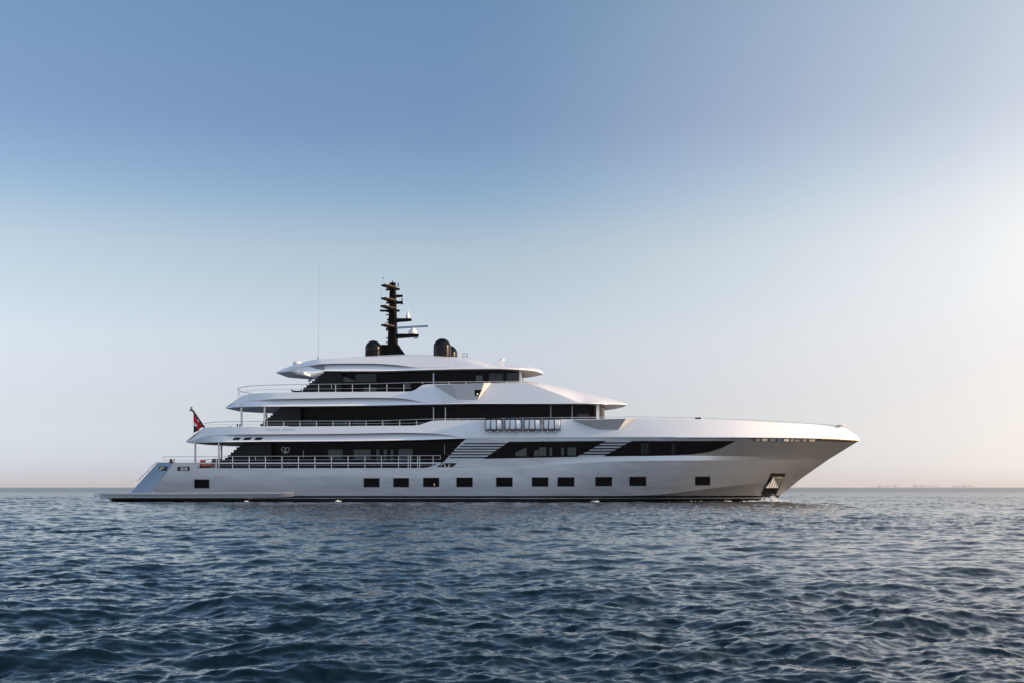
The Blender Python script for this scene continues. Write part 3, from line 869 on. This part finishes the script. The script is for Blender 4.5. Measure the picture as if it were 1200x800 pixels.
# emblem on the saloon glass
em = MB()
c0 = lambda x, y: P(x, y, 3.62)
rr_ = 0.026
for s in (-1, 1):
    X = lambda u: 334.5 + s * u
    em.tube([c0(X(0), 524.6), c0(X(2.2), 523.6), c0(X(4.3), 523.9), c0(X(4.6), 525.4), c0(X(3.9), 527.4), c0(X(2.2), 529.6), c0(X(0), 530.3)], rr_ * 1.6, 6)
em.tube([c0(334.5, 524.4), c0(334.5, 530.3)], rr_ * 1.8, 6)
em.build('emblem', mat('emblem_metal', (0.55, 0.55, 0.55), 0.45, metal=0.3), saloon)

# ---------------------------------------------------------------- deck posts
def deck_post(px, y0, y1, b, r=0.075):
    for s in (1, -1):
        a, c = P(px, y0, b), P(px, y1, b)
        if s < 0: a, c = mir(a), mir(c)
        MB().tube([c, a], r, 10).build('deck_post', M_steel2, yacht)
deck_post(228.8, 518, 547.5, 3.4); deck_post(256.6, 517.5, 547.5, 4.3)
deck_post(283, 477, 499, 3.7); deck_post(310, 476.5, 499, 4.1)

# ---------------------------------------------------------------- railings
_st = {}
def stanchion(parent, px, y0, y1, b, r=0.022):
    a, c = P(px, y0, b), P(px, y1, b)
    key = (round(a.z - c.z, 2), r)
    if key not in _st:
        ob = MB().tube([(0, 0, 0), (0, 0, a.z - c.z)], r, 6).build('stanchion', M_steel, parent)
        _st[key] = ob.data
    else:
        ob = bpy.data.objects.new('stanchion', _st[key]); col.objects.link(ob); ob.parent = parent
    ob.location = c
    return ob
def rail(lines, r, name='railing', m=M_steel, n=40, both=True):
    for port in ((True, False) if both else (False,)):
        q = MB()
        for kn, rad in zip(lines, r):
            pts = curve(kn, n)
            q.tube([mir(p) for p in pts] if port else pts, rad, 6)
        for f in (0.004, 0.33, 0.66, 0.996):        # end and middle uprights tie the bars into one piece
            i = min(n - 1, int(f * n))
            if len(lines) > 1:
                a = curve(lines[0], n)[i]
                c = min(curve(lines[1], n), key=lambda p: abs(p.x - a.x))
                if abs(c.x - a.x) < .3:
                    q.tube([mir(p) for p in (a, c)] if port else (a, c), r[1], 6)
        o = q.build(name, m, yacht)
    return o
# main deck, starboard walkway
ra = rail([[(191, 534.7, 4.6), (240, 534.4, 4.8), (516, 533.2, 4.82)], [(191, 538.8, 4.6), (240, 538.6, 4.8), (516, 537.6, 4.82)], [(236, 545.2, 4.82), (508, 544.6, 4.82)]], (0.022, 0.014, 0.012))
for px in (191.6, 233.5, 253.5, 272.6, 292, 311, 330.4, 349.8, 369, 388.4, 408, 427.6, 447, 467, 478.4, 481, 489.4, 491.8, 507.5):
    stanchion(ra, px, 534.4 if px < 400 else 533.6, 541.6 if px < 232 else 548, 4.82, 0.021 if px > 240 else 0.016)
for s in (-1, 1):
    bw = MB()
    a = curve([(234, 541.2, 4.86), (517, 541.0, 4.87)], 24); c = curve([(236, 543.0, 4.86), (514.5, 542.9, 4.87)], 24)
    ring = [a, c, [Vector((p.x, p.y + .12, p.z)) for p in c], [Vector((p.x, p.y + .12, p.z)) for p in a]]
    if s < 0: ring = [[mir(p) for p in r_] for r_ in ring]
    bw.grid(ring, closed=True, flip=s < 0); bw.poly([r_[0] for r_ in ring]); bw.poly([r_[-1] for r_ in ring])
    bw.build('bulwark_rail', M_hull, yacht)
# swept fill where the bulwark rises to the diagonal
for s in (-1, 1):
    fl = MB()
    top = [(497, 547.4), (503, 546.6), (508, 545.0), (512, 543.2), (519, 541)]
    bt = [(497, 548), (503, 548), (508, 548), (513, 548), (516, 547)]
    A = [P(x, y, 4.862) for x, y in top]; Bq = [P(x, y, 4.862) for x, y in bt]
    if s < 0: A, Bq = [mir(p) for p in A], [mir(p) for p in Bq]
    fl.grid([A, Bq], flip=s < 0); fl.grid([[p + Vector((0, s * .1, 0)) for p in A], [p + Vector((0, s * .1, 0)) for p in Bq]], flip=s > 0)
    fl.grid([A, [p + Vector((0, s * .1, 0)) for p in A]])
    fl.build('bulwark_sweep', M_hull, yacht)
# stair rail on the aft quarter
q = rail([[(161.5, 562.5, 4.1), (172, 552.2, 4.1), (181, 543.2, 4.1), (184, 541.0, 4.1)]], (0.028,), n=10)
for px, y in ((163, 561), (173, 551.2)): stanchion(q, px, y, y + 3, 4.1, 0.015)
# upper deck
rb = rail([[(239.5, 495.4, 4.3), (250, 494.0, 4.55), (300, 493.0, 4.8), (440, 492.4, 4.82), (505, 490.4, 4.82), (545, 490.0, 4.84), (660, 488.7, 4.86), (740, 487.6, 4.82)], [(240, 498.0, 4.3), (252, 497.0, 4.55), (300, 496.3, 4.8), (440, 495.6, 4.82), (497, 494.8, 4.82)]], (0.021, 0.012))
for px in (246, 313, 332.4, 351.6, 371, 390.2, 409.6, 429, 448.6, 468.4, 488):
    stanchion(rb, px, 493.4 if px < 300 else 492.6, 499.2, 4.8, 0.022)
for px in (508, 521, 528, 537, 548, 570, 591, 613.4, 636, 659, 669.5, 686.5, 720): stanchion(rb, px, 490.0, 491.8, 4.84, 0.022)
# foredeck
rc = rail([[(738, 487.6, 4.82), (800, 488.6, 4.56), (850, 490.2, 4.1), (890, 491.9, 3.5), (920, 493.6, 2.8), (960, 496.3, 1.55), (985, 498.2, 0.9)]], (0.022,))
for px in np.linspace(746, 980, 13):
    k = np.array(UT); yy = float(pchip(k[:, 0], k[:, 1], px)); bb = float(pchip(k[:, 0], k[:, 2], px)) - 0.04
    stanchion(rc, px, yy - 1.7, yy + .3, bb, 0.016)
cl = MB(); a = P(818, 489.3, 4.45); cl.box(a.x - .2, a.x + .2, a.y - .08, a.y + .08, a.z - .06, a.z + .05); cl.build('rail_lamp', M_dark, rc)
wd = MB(); a = P(985, 498.5, 0.75); wd.lathe(a, [(0.1, -.06), (0.28, -.02), (0.3, .04), (0.2, .09), (0.05, .1)], 14); wd.build('bow_light', M_offwhite, yacht)
# sun deck
rd = rail([[(278.5, 454.6, 3.3), (288, 452.2, 3.9), (305, 451.0, 4.25), (345, 449.9, 4.42), (440, 448.9, 4.45), (500, 447.2, 4.45), (560, 446.6, 4.45), (608, 446.2, 4.42)], [(279.5, 459.8, 3.3), (290, 457.4, 3.9), (305, 456.2, 4.25), (345, 455.3, 4.42), (440, 454.4, 4.45), (482, 454.2, 4.45)]], (0.021, 0.012))
for px in (280, 289, 334, 354.2, 373.4, 393.3, 413, 433.2, 453.3, 473.3):
    stanchion(rd, px, 453.6 if px < 285 else (452 if px < 300 else 449.6), 464 if px < 285 else (461.6 if px < 300 else 459.4), 4.42 if px > 300 else 3.7, 0.022 if px > 340 else 0.014)
for px in (495, 526, 546, 567.3, 573.6, 594): stanchion(rd, px, 446.8, 449.2, 4.45, 0.022)
# aft cross rail of the sun deck, port to starboard
q = MB()
for y, r_ in ((454.6, 0.028), (459.8, 0.016)):
    a = P(278.5, y, 3.3); q.tube([a, Vector((a.x - .35, -1.6, a.z)), Vector((a.x - .5, 0, a.z)), Vector((a.x - .35, 1.6, a.z)), mir(a)], r_, 6)
ro = q.build('railing', M_steel, yacht)
for yy in (-1.6, 0, 1.6):
    a = P(278.5, 454.6, 3.3); c = P(278.5, 464, 3.3)
    ob = MB().tube([(a.x - .4, yy, c.z), (a.x - .4, yy, a.z)], 0.018, 6).build('stanchion', M_steel, ro)

# ---------------------------------------------------------------- mast
mx = lambda px, py, b=0.0: P(px, py, b)
ms = MB()
a, c = mx(460.3, 417.5), mx(460.3, 331.5)
rows = []
for t in np.linspace(0, 1, 9):
    p = a.lerp(c, t); w = 0.40 - 0.19 * t; d = 0.32 - 0.14 * t
    p = p + Vector((0.0 if t else 0.0, 0, 0))
    rows.append([p + Vector((sx * w * f, sy * d * g, 0)) for sx, sy, f, g in ((-1, -.6, 1, 1), (-.6, -1, 1, 1), (.6, -1, 1, 1), (1, -.6, 1, 1), (1, .6, 1, 1), (.6, 1, 1, 1), (-.6, 1, 1, 1), (-1, .6, 1, 1), (-1, -.6, 1, 1))])
ms.grid(rows); ms.poly(rows[-1][:8])
mast = ms.build('mast', M_mast, yacht)
mb_ = MB(); a, c = mx(447.5, 404.5), mx(467.5, 418.5); mb_.box(a.x, c.x, -.55, .55, c.z, a.z)
t0, t1, t2 = mx(467, 404.5), mx(467, 418.5), mx(477, 418.5)
mb_.add([Vector((p.x, s * .4, p.z)) for s in (-1, 1) for p in (t0, t1, t2)], [(0, 1, 2), (5, 4, 3), (0, 2, 5, 3), (0, 3, 4, 1), (1, 4, 5, 2)])
mb_.build('mast_base', M_mast, mast)
def arm(x0, x1, y, h0, h1, w=0.14, name='mast_platform'):
    """a fore-and-aft platform on the mast; tapers from h0 to h1 px"""
    q = MB()
    A, B = mx(x0, y), mx(x1, y)
    hz0, hz1 = h0 * 1.25 / 15.6, h1 * 1.25 / 15.6
    v = [(A.x, -w, A.z), (A.x, w, A.z), (A.x, w, A.z - hz0), (A.x, -w, A.z - hz0), (B.x, -w * .8, B.z), (B.x, w * .8, B.z), (B.x, w * .8, B.z - hz1), (B.x, -w * .8, B.z - hz1)]
    q.add(v, [(0, 1, 2, 3), (7, 6, 5, 4), (0, 4, 5, 1), (1, 5, 6, 2), (2, 6, 7, 3), (3, 7, 4, 0)])
    return q.build(name, M_mast, mast)
arm(459, 468.3, 338.0, 2.0, 1.6)
arm(459, 471.8, 345.8, 2.8, 1.8)
arm(459, 471.8, 353.2, 2.8, 2.2)
arm(459, 468.3, 363.2, 2.0, 1.6)
arm(445.5, 459, 363.4, 1.4, 1.8)
arm(459, 482.0, 373.5, 3.6, 2.2, 0.22)
arm(454, 459, 374, 1.6, 3.0, 0.2)
pl = arm(459, 490.3, 391.6, 4.2, 2.4, 0.26)
arm(455, 463, 333.3, 1.6, 1.4, 0.1)
for y, half in ((336.8, 1.1), (352.2, 1.2), (361.8, 1.5), (383.0, 1.2)):     # athwartship spreaders
    p = mx(459.6, y)
    q, cp = MB(), MB()
    for sg in (-1, 1):                               # two arms swept back from the mast
        def sl(x0, w0, x1, w1, z0, z1):
            v = [(p.x + x0, sg * .05, p.z + z0), (p.x + x0 - w0, sg * .05, p.z + z0), (p.x + x1 - w1, sg * half, p.z + z0 + .05), (p.x + x1, sg * half, p.z + z0 + .05)]
            v += [(a_, b_, c_ + z1 - z0) for a_, b_, c_ in v]
            return v, [(0, 1, 2, 3), (7, 6, 5, 4), (0, 4, 5, 1), (1, 5, 6, 2), (2, 6, 7, 3), (3, 7, 4, 0)]
        q.add(*sl(.34, .55, -.40, .26, -.13, 0))
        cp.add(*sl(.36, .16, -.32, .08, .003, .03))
    q.build('spreader', M_mast, mast); cp.build('spreader_sunlight', M_sunlit, mast)  # tan strips painted as sunlight along the spreaders' forward edges
for y in (369, 378, 387, 396, 401, 405): 
    p = mx(454.6, y); q = MB(); q.box(p.x - .14, p.x + .2, -.16, .16, p.z - .03, p.z + .02); q.build('mast_step', M_dark, mast)
# radar scanner and its pedestal
a = mx(484.2, 391.4)
ped = MB().lathe(a, [(0.30, 0.0), (0.28, 0.2), (0.18, 0.36), (0.12, 0.45)], 16); 
b2 = mx(480.5, 391.4); ped.lathe(b2, [(0.12, 0.0), (0.12, 0.2), (0.06, 0.3)], 12)
pe = ped.build('radar_pedestal', M_offwhite, mast)
rs = MB(); a, c = mx(464.8, 384.3, 0.2), mx(501.8, 382.2, -0.2)
rs.add([p + Vector((0, dy, dz)) for p in (a, c) for dy, dz in ((-.1, -.06), (.1, -.06), (.1, .07), (-.1, .07))], [(0, 1, 2, 3), (7, 6, 5, 4), (0, 4, 5, 1), (1, 5, 6, 2), (2, 6, 7, 3), (3, 7, 4, 0)])
rs.build('radar_scanner', M_blue, mast)
a = mx(478, 373.4); dm = MB().lathe(a, [(0.14, 0), (0.17, .12), (0.15, .26), (0.07, .36), (0.05, .5), (0.015, .54)], 14); dm.build('antenna_dome', M_offwhite, mast)
q = MB(); a = mx(487.5, 394.5); q.box(a.x - .16, a.x + .16, -.1, .1, a.z - .14, a.z); q.build('floodlight', M_grey, mast)
for x, y, h in ((466.6, 336, 4.2), (471.2, 353, 3.5), (450.6, 336.2, 4.0), (460.2, 331.6, 2.4)):
    q = MB(); a = mx(x, y); q.tube([a, a + Vector((0, 0, h / 15.6))], 0.045 if x != 450.6 else .02, 6); q.build('mast_antenna', M_dark, mast)
q = MB(); a = mx(447, 363.5); q.tube([a, a + Vector((0, 0, 26 / 15.6))], 0.008, 5); q.build('mast_antenna', M_grey, mast)
q = MB(); a = mx(471.2, 355.5); q.lathe(a, [(.05, -.1), (.08, -.06), (.08, .02), (.03, .04)], 8); q.build('mast_lamp', M_dark, mast)
q = MB(); a = mx(449, 337.0); q.tube([a, a + Vector((0, 0, .72))], 0.006, 5); q.lathe(a + Vector((0, 0, .72)), [(.02, -.04), (.05, 0), (.02, .04)], 8); q.build('wind_vane', M_dark, mast)
# roof gear
def dome(px, py, b, r, h, m, name='satellite_dome'):
    c = P(px, py, b)
    prof = [(r * .94, 0), (r, .06), (r, h - r * 0.98)] + [(r * math.cos(t), h - r + r * math.sin(t)) for t in np.linspace(0.05, 1.5, 8)]
    return MB().lathe(c, prof, 32).build(name, m, yacht)
dome(437.6, 418.2, 0.6, 0.62, 1.24, M_dark)
dome(518.2, 418.6, 2.4, 0.64, 1.38, M_dark)
dd = P(518.2, 418.6, 2.4); pc = MB().lathe(Vector((dd.x + .05, 2.1, dd.z)), [(0.60, 0), (0.64, .06), (0.64, .76)] + [(0.64 * math.cos(t), .74 + .64 * math.sin(t)) for t in np.linspace(0.05, 1.5, 8)], 32)
pc.build('satellite_dome', M_dark, yacht)
a = P(373, 421, 2.0); q = MB(); q.lathe(a, [(0.06, -.1), (0.06, .2), (0.03, .3)], 8); q.tube([a + Vector((0, 0, .25)), a + Vector((.03, 0, 3.6)), a + Vector((.09, 0, 7.35))], 0.013, 5, r2=0.006); q.build('whip_antenna', M_grey, yacht)
a = P(348.5, 427, 2.0); MB().lathe(a, [(0.3, -.1), (0.34, .05), (0.34, .16), (.26, .24), (0.1, .27)], 16).build('roof_light', M_offwhite, yacht)
q = MB(); a = P(545.3, 417.5, 1.0); q.box(a.x - .2, a.x + .18, a.y - .05, a.y + .05, a.z - .02, a.z + .03); q.box(a.x - .2, a.x + .18, a.y - .05, a.y + .05, a.z + .19, a.z + .23)
for u in (-.2, .15): q.box(a.x + u, a.x + u + .04, a.y - .04, a.y + .04, a.z - .25, a.z + .25)
q.tube([a + Vector((.3, 0, -.35)), a + Vector((.4, 0, -.05))], .02, 5); q.build('roof_instrument', M_grey, yacht)
a = P(588.3, 426, 1.2); q = MB(); q.lathe(a, [(.03, 0), (.03, .2), (.19, .24), (.2, .33), (.08, .4)], 14); q.build('roof_antenna', M_offwhite, yacht)

# ---------------------------------------------------------------- flag
fs_a, fs_b = P(240.6, 502, 0.0), P(226.0, 480.6, 0.0)
fsx = MB(); fsx.tube([fs_a, fs_b], 0.07, 8); fsx.tube([fs_b, P(224.4, 479.5, 0), P(222.6, 480.6, 0)], 0.07, 8); fsx.tube([fs_a, P(242, 503.8, 0)], 0.1, 8)
staff = fsx.build('flagstaff', M_dark, yacht)
lb = MB(); lb.lathe(P(224.3, 477.2, 0), [(.03, -.08), (.09, -.04), (.09, .04), (.03, .08)], 10); lb.build('stern_light', M_grey, staff)

def flag_material():
    m = bpy.data.materials.new('flag_cloth'); m.use_nodes = True
    nt = m.node_tree; b = nt.nodes['Principled BSDF']; b.inputs['Roughness'].default_value = 0.85
    at = nt.nodes.new('ShaderNodeUVMap')
    sp = nt.nodes.new('ShaderNodeSeparateXYZ'); nt.links.new(at.outputs['UV'], sp.inputs[0])
    # red band along the staff, then green, white and black bands
    rp = nt.nodes.new('ShaderNodeValToRGB'); rp.color_ramp.interpolation = 'CONSTANT'
    e = rp.color_ramp.elements
    e[0].color = (0.62, 0.012, 0.02, 1); e[1].position = 0.40; e[1].color = (0.7, 0.7, 0.72, 1)
    x = e.new(0.58); x.color = (0.008, 0.010, 0.010, 1)
    nt.links.new(sp.outputs['Y'], rp.inputs['Fac'])
    mx_ = nt.nodes.new('ShaderNodeMix'); mx_.data_type = 'RGBA'
    gt = nt.nodes.new('ShaderNodeMath'); gt.operation = 'GREATER_THAN'; gt.inputs[1].default_value = 0.52
    nt.links.new(sp.outputs['X'], gt.inputs[0]); nt.links.new(gt.outputs[0], mx_.inputs['Factor'])
    nt.links.new(rp.outputs['Color'], mx_.inputs[6]); mx_.inputs[7].default_value = (0.62, 0.012, 0.02, 1)
    nt.links.new(mx_.outputs[2], b.inputs['Base Color'])
    return m
def build_flag():
    nu, nv = 18, 24
    top0, top1 = (226.8, 484.0), (237.6, 499.6)          # along the staff
    bot0, bot1 = (225.8, 508.2), (231.5, 505.0)
    vs, uv, fs = [], [], []
    base = P(226.5, 507.8, 0)
    for j in range(nv + 1):
        for i in range(nu + 1):
            u, v = i / nu, j / nv
            px = (top0[0] + (top1[0] - top0[0]) * u) * (1 - v) + (bot0[0] + (235.0 - bot0[0]) * u) * v
            py = (top0[1] + (top1[1] - top0[1]) * u) * (1 - v) + (bot0[1] + (501.5 - bot0[1]) * u) * v
            fold = 0.20 * math.sin(u * 9.0 + v * 2.0) * (0.3 + 0.7 * v) + 0.06 * math.sin(u * 21)
            p = P(px, py, 0)
            vs.append(Vector((p.x, fold, p.z))); uv.append((u, v))
    for j in range(nv):
        for i in range(nu):
            k = j * (nu + 1) + i
            fs.append((k, k + 1, k + nu + 2, k + nu + 1))
    me = bpy.data.meshes.new('flag')
    me.from_pydata([tuple(p - base) for p in vs], [], fs)
    ul = me.uv_layers.new(name='UVMap')
    for l in me.loops: ul.data[l.index].uv = uv[l.vertex_index]
    me.polygons.foreach_set('use_smooth', [True] * len(me.polygons))
    me.materials.append(flag_material())
    o = bpy.data.objects.new('flag', me); col.objects.link(o)
    o.matrix_world = MW @ Matrix.Translation(base)
    sol = o.modifiers.new('thickness', 'SOLIDIFY'); sol.thickness = 0.008
    return tag(o, 'red, white and black flag hanging limp from the raked staff at the stern', 'flag')
build_flag()

# ---------------------------------------------------------------- life rafts hung outside the upper deck bulwark
raft_labels = ['white life raft canister hung on the bulwark, nearest in its row to the flag',
               'white life raft canister, second in its row counted from the flag',
               'white life raft canister, third in its row counted from the flag',
               'white life raft canister hung nearest in its row to the grey bridge wing']
def make_raft():
    base = Vector((0, 0, 0))
    root = thing('life_raft', raft_labels[0], 'life raft', (0, 0, 0), 'life rafts along the bulwark')
    W, H = 1.18, 0.80
    body = MB()
    rows = []                                            # a canister with rounded ends and a middle joint
    for x, s in ((-.56, .72), (-.53, .88), (-.48, .97), (-.30, 1), (-.03, 1.0), (-.028, 1.05), (.028, 1.05), (.03, 1.0), (.30, 1), (.48, .97), (.53, .88), (.56, .72)):
        rows.append([Vector((x * W / 1.18, -.30 + .24 * s * math.copysign(abs(math.cos(a)) ** .45, math.cos(a)), .40 + .36 * s * math.copysign(abs(math.sin(a)) ** .45, math.sin(a)))) for a in np.linspace(0, 2 * math.pi, 29)])
    body.grid(rows); body.poly(rows[0][:-1]); body.poly(rows[-1][:-1])
    body.build('canister', M_white, root, sharp=25)
    fr_ = MB()
    for x in (-.60, .60):
        fr_.tube([(x, 0, .82), (x, -.5, .80), (x, -.56, .2), (x, -.42, .02), (x, 0, 0)], 0.024, 6)
    fr_.tube([(-.6, -.42, .02), (.6, -.42, .02)], .03, 6)
    fr_.tube([(-.6, -.5, .80), (.6, -.5, .80)], .028, 6); fr_.box(-.6, .6, -.5, 0.0, .78, .86)
    fr_.build('cradle', M_black, root)
    for x in (-.22, .2):
        st = MB()
        pts = [Vector((x * (0.75 + .5 * t), -.30 + .262 * math.copysign(abs(math.cos(a)) ** .45, math.cos(a)), .40 + .385 * math.copysign(abs(math.sin(a)) ** .45, math.sin(a)))) for t, a in zip(np.linspace(0, 1, 10), np.linspace(1.35, 4.9, 10))]
        st.tube(pts, .034, 6); st.build('strap', M_black, root)
        sh = MB(); sh.lathe((x * 1.25, -.36, -.08), [(.03, -.06), (.06, -.02), (.06, .08), (.03, .12)], 8); sh.build('shackle', M_steel2, root)
    return root
raft0 = make_raft()
def copy_tree(o, parent=None):
    c = o.copy(); col.objects.link(c)
    if parent: c.parent = parent
    for ch in list(o.children): copy_tree(ch, c)
    return c
for i, px in enumerate((579.2, 601.7, 624.1, 646.7)):
    t = raft0 if i == 0 else copy_tree(raft0)
    p = P(px, 504.0 - 0.1 * i, 4.96)
    t.matrix_world = MW @ Matrix.Translation(p)
    t['label'] = raft_labels[i]

# ---------------------------------------------------------------- small things standing on the open decks
def small(name, label, cat, base, mb_parts, group=None):
    t = thing(name, label, cat, base, group)
    for nm, q, m in mb_parts: q.build(nm, m, t)
    return t
def cushion(w, d, h):
    q = MB(); rows = []
    for z, s in ((0, .85), (.03, .96), (h * .5, 1), (h - .03, .96), (h, .8)):
        rows.append([Vector((w / 2 * s * math.copysign(abs(math.cos(a)) ** .5, math.cos(a)), d / 2 * s * math.copysign(abs(math.sin(a)) ** .5, math.sin(a)), z)) for a in np.linspace(0, 2 * math.pi, 25)])
    q.grid(rows); q.poly(rows[0][:-1]); q.poly(rows[-1][:-1]); return q
def seat_parts(w, d, h, m):
    s = cushion(w, d, .16); s.v = [(x, y, z + h * .5) for x, y, z in s.v]
    bk = MB(); bk.box(-w / 2, w / 2, d / 2 - .14, d / 2, h * .45, h)
    lg = MB()
    for sx in (-1, 1):
        for sy in (-1, 1): lg.tube([(sx * w * .42, sy * d * .42, 0), (sx * w * .42, sy * d * .42, h * .5)], .03, 6)
    return [('seat', s, m), ('backrest', bk, m), ('frame', lg, M_dark)]
DECK_Z = zat(548.6, 4.8)
def on_deck(px, b, z): p = P(px, 548, b); return Vector((p.x, -b, z))
small('deck_sofa', 'dark sofa on the aft deck by the forward post, its back above the rail', 'sofa', on_deck(252.5, 3.2, DECK_Z), seat_parts(0.7, .9, 0.78, M_dark))
small('deck_sofa', 'orange red padded sofa seen through the rail opening of the aft deck', 'sofa', on_deck(239.5, 3.6, DECK_Z), seat_parts(1.25, .9, 0.42, M_red))
small('deck_cushion', 'bright orange red cushion showing above the aft deck bulwark', 'cushion', on_deck(237.6, 3.3, DECK_Z + .42), [('pad', cushion(.36, .5, .24), M_red), ('piping', MB().tube([(-.17, -.26, .02), (.17, -.26, .02)], .012, 6), M_pink)])
zz = zat(541.3, 4.6)
small('mooring_winch', 'small dark mooring winch on the bulwark top near the stern', 'winch', P(200.5, 541.3, 4.65), [('drum', MB().lathe((0, 0, 0), [(.16, 0), (.16, .05), (.09, .08), (.09, .2), (.15, .24)], 14), M_dark), ('capstan_head', MB().lathe((0.22, 0, 0), [(.07, 0), (.07, .22), (.02, .25)], 12), M_steel2)])
UZ = zat(499.6, 4.7)
p = P(269.5, 499.4, 3.9)
small('deck_cushion', 'pale pink domed cushion lying on the upper deck behind the fascia', 'cushion', Vector((p.x, p.y, UZ)), [('pad', MB().lathe((0, 0, 0), [(.3, 0), (.3, .03), (.22, .1), (.08, .14)], 16), M_pink), ('piping', MB().lathe((0, 0, 0.02), [(.31, -.01), (.315, 0), (.31, .01)], 16), M_offwhite)])
p = P(279.8, 499.4, 3.3)
small('deck_stand', 'dark slim twin posted deck stand beside the upper deck post', 'stand', Vector((p.x, p.y, UZ)), [('foot', MB().box(-.16, .16, -.12, .12, 0, .07), M_dark), ('upright', MB().box(-.13, -.06, -.05, .05, .07, .36), M_dark), ('upright', MB().box(.05, .11, -.05, .05, .07, .3), M_dark)])
SZ = zat(459.2, 4.4)
p = P(349.5, 459, 3.4)
small('sun_lounger', 'low dark sun lounger at the aft end of the sun deck', 'lounger', Vector((p.x, p.y, SZ)), [('mattress', MB().box(-.3, .5, -.35, .35, .12, .24), M_dark), ('backrest', MB().add([(-.34, -.35, .14), (-.34, .35, .14), (-.26, .35, .14), (-.26, -.35, .14), (-.5, -.35, .3), (-.5, .35, .3), (-.42, .35, .32), (-.42, -.35, .32)], [(0, 1, 2, 3), (7, 6, 5, 4), (0, 4, 5, 1), (1, 5, 6, 2), (2, 6, 7, 3), (3, 7, 4, 0)]), M_dark), ('leg', MB().box(-.2, -.14, -.3, .3, 0, .12), M_dark), ('leg', MB().box(.38, .44, -.3, .3, 0, .12), M_dark)])

# ================================================================== FOAM where the hull meets the water
def foam_patch(mb, px, py, b, L, W, H, seed, up=False):
    rg = random.Random(seed)
    p = P(px, 586, b)
    for k in range(int((60 if H < .3 else 260) * L)):
        u = rg.random(); x = (u - .5) * L; y = rg.gauss(0, W * .4); s = rg.uniform(.03, .10) * (1 - abs(u - .5))
        z = abs(rg.gauss(0, H * .5)) * (1 - 1.2 * abs(u - .5)) + 0.02
        c = Vector((p.x + x, p.y - abs(y), z))
        n = 6
        base = [c + Vector((s * rg.uniform(.7, 1.9) * math.cos(2 * math.pi * i / n), s * rg.uniform(.6, 1.2) * math.sin(2 * math.pi * i / n), rg.uniform(-.3, .3) * s)) for i in range(n)]
        top = [c + (q - c) * .55 + Vector((0, 0, s * rg.uniform(.3, .8))) for q in base]
        fs = [(i, (i + 1) % n, n + (i + 1) % n, n + i) for i in range(n)] + [tuple(range(n, 2 * n)), tuple(range(n))[::-1]]
        mb.add(base + top, fs)
fm = MB()
for i, (px, b, L, W, H) in enumerate(((900.5, .45, 1.05, .35, .62), (899, .6, 1.5, .4, .34), (893, .9, 2.2, .5, .14), (880, 1.2, 2.0, .4, .04), (868, 1.5, 1.2, .3, .03), (845, 2.2, 1.6, .3, .04), (838, 2.4, .6, .2, .08), (808, 2.9, 1.8, .3, .05), (804, 3.0, .5, .2, .10), (778, 3.5, 1.0, .2, .03),
                                     (697, 4.6, .6, .15, .05), (396, 4.8, .4, .12, .07), (289, 5.1, .3, .15, .05),
                                     (922, -.3, 1.8, .5, .03), (912, .1, 1.4, .5, .06))):
    foam_patch(fm, px, 588, b, L, W, H, 40 + i)
# white water tumbling under the platform's after end
p = P(113, 586, 4.9); q = P(127.5, 586, 4.9)
rg = random.Random(9)
for k in range(900):
    c = Vector((rg.uniform(p.x, q.x), p.y + abs(rg.gauss(0, 1.2)), rg.uniform(.0, .27))); s = rg.uniform(.06, .14)
    n = 6
    base = [c + Vector((s * rg.uniform(.8, 1.8) * math.cos(2 * math.pi * i / n), s * math.sin(2 * math.pi * i / n), 0)) for i in range(n)]
    top = [c + (v - c) * .6 + Vector((0, 0, s * .7)) for v in base]
    fm.add(base + top, [(i, (i + 1) % n, n + (i + 1) % n, n + i) for i in range(n)] + [tuple(range(n, 2 * n)), tuple(range(n))[::-1]])
fo = fm.build('foam', M_foam, None)
fo.matrix_world = MW
tag(fo, 'white foam and splashes along the waterline of the yacht', 'foam', kind='stuff')
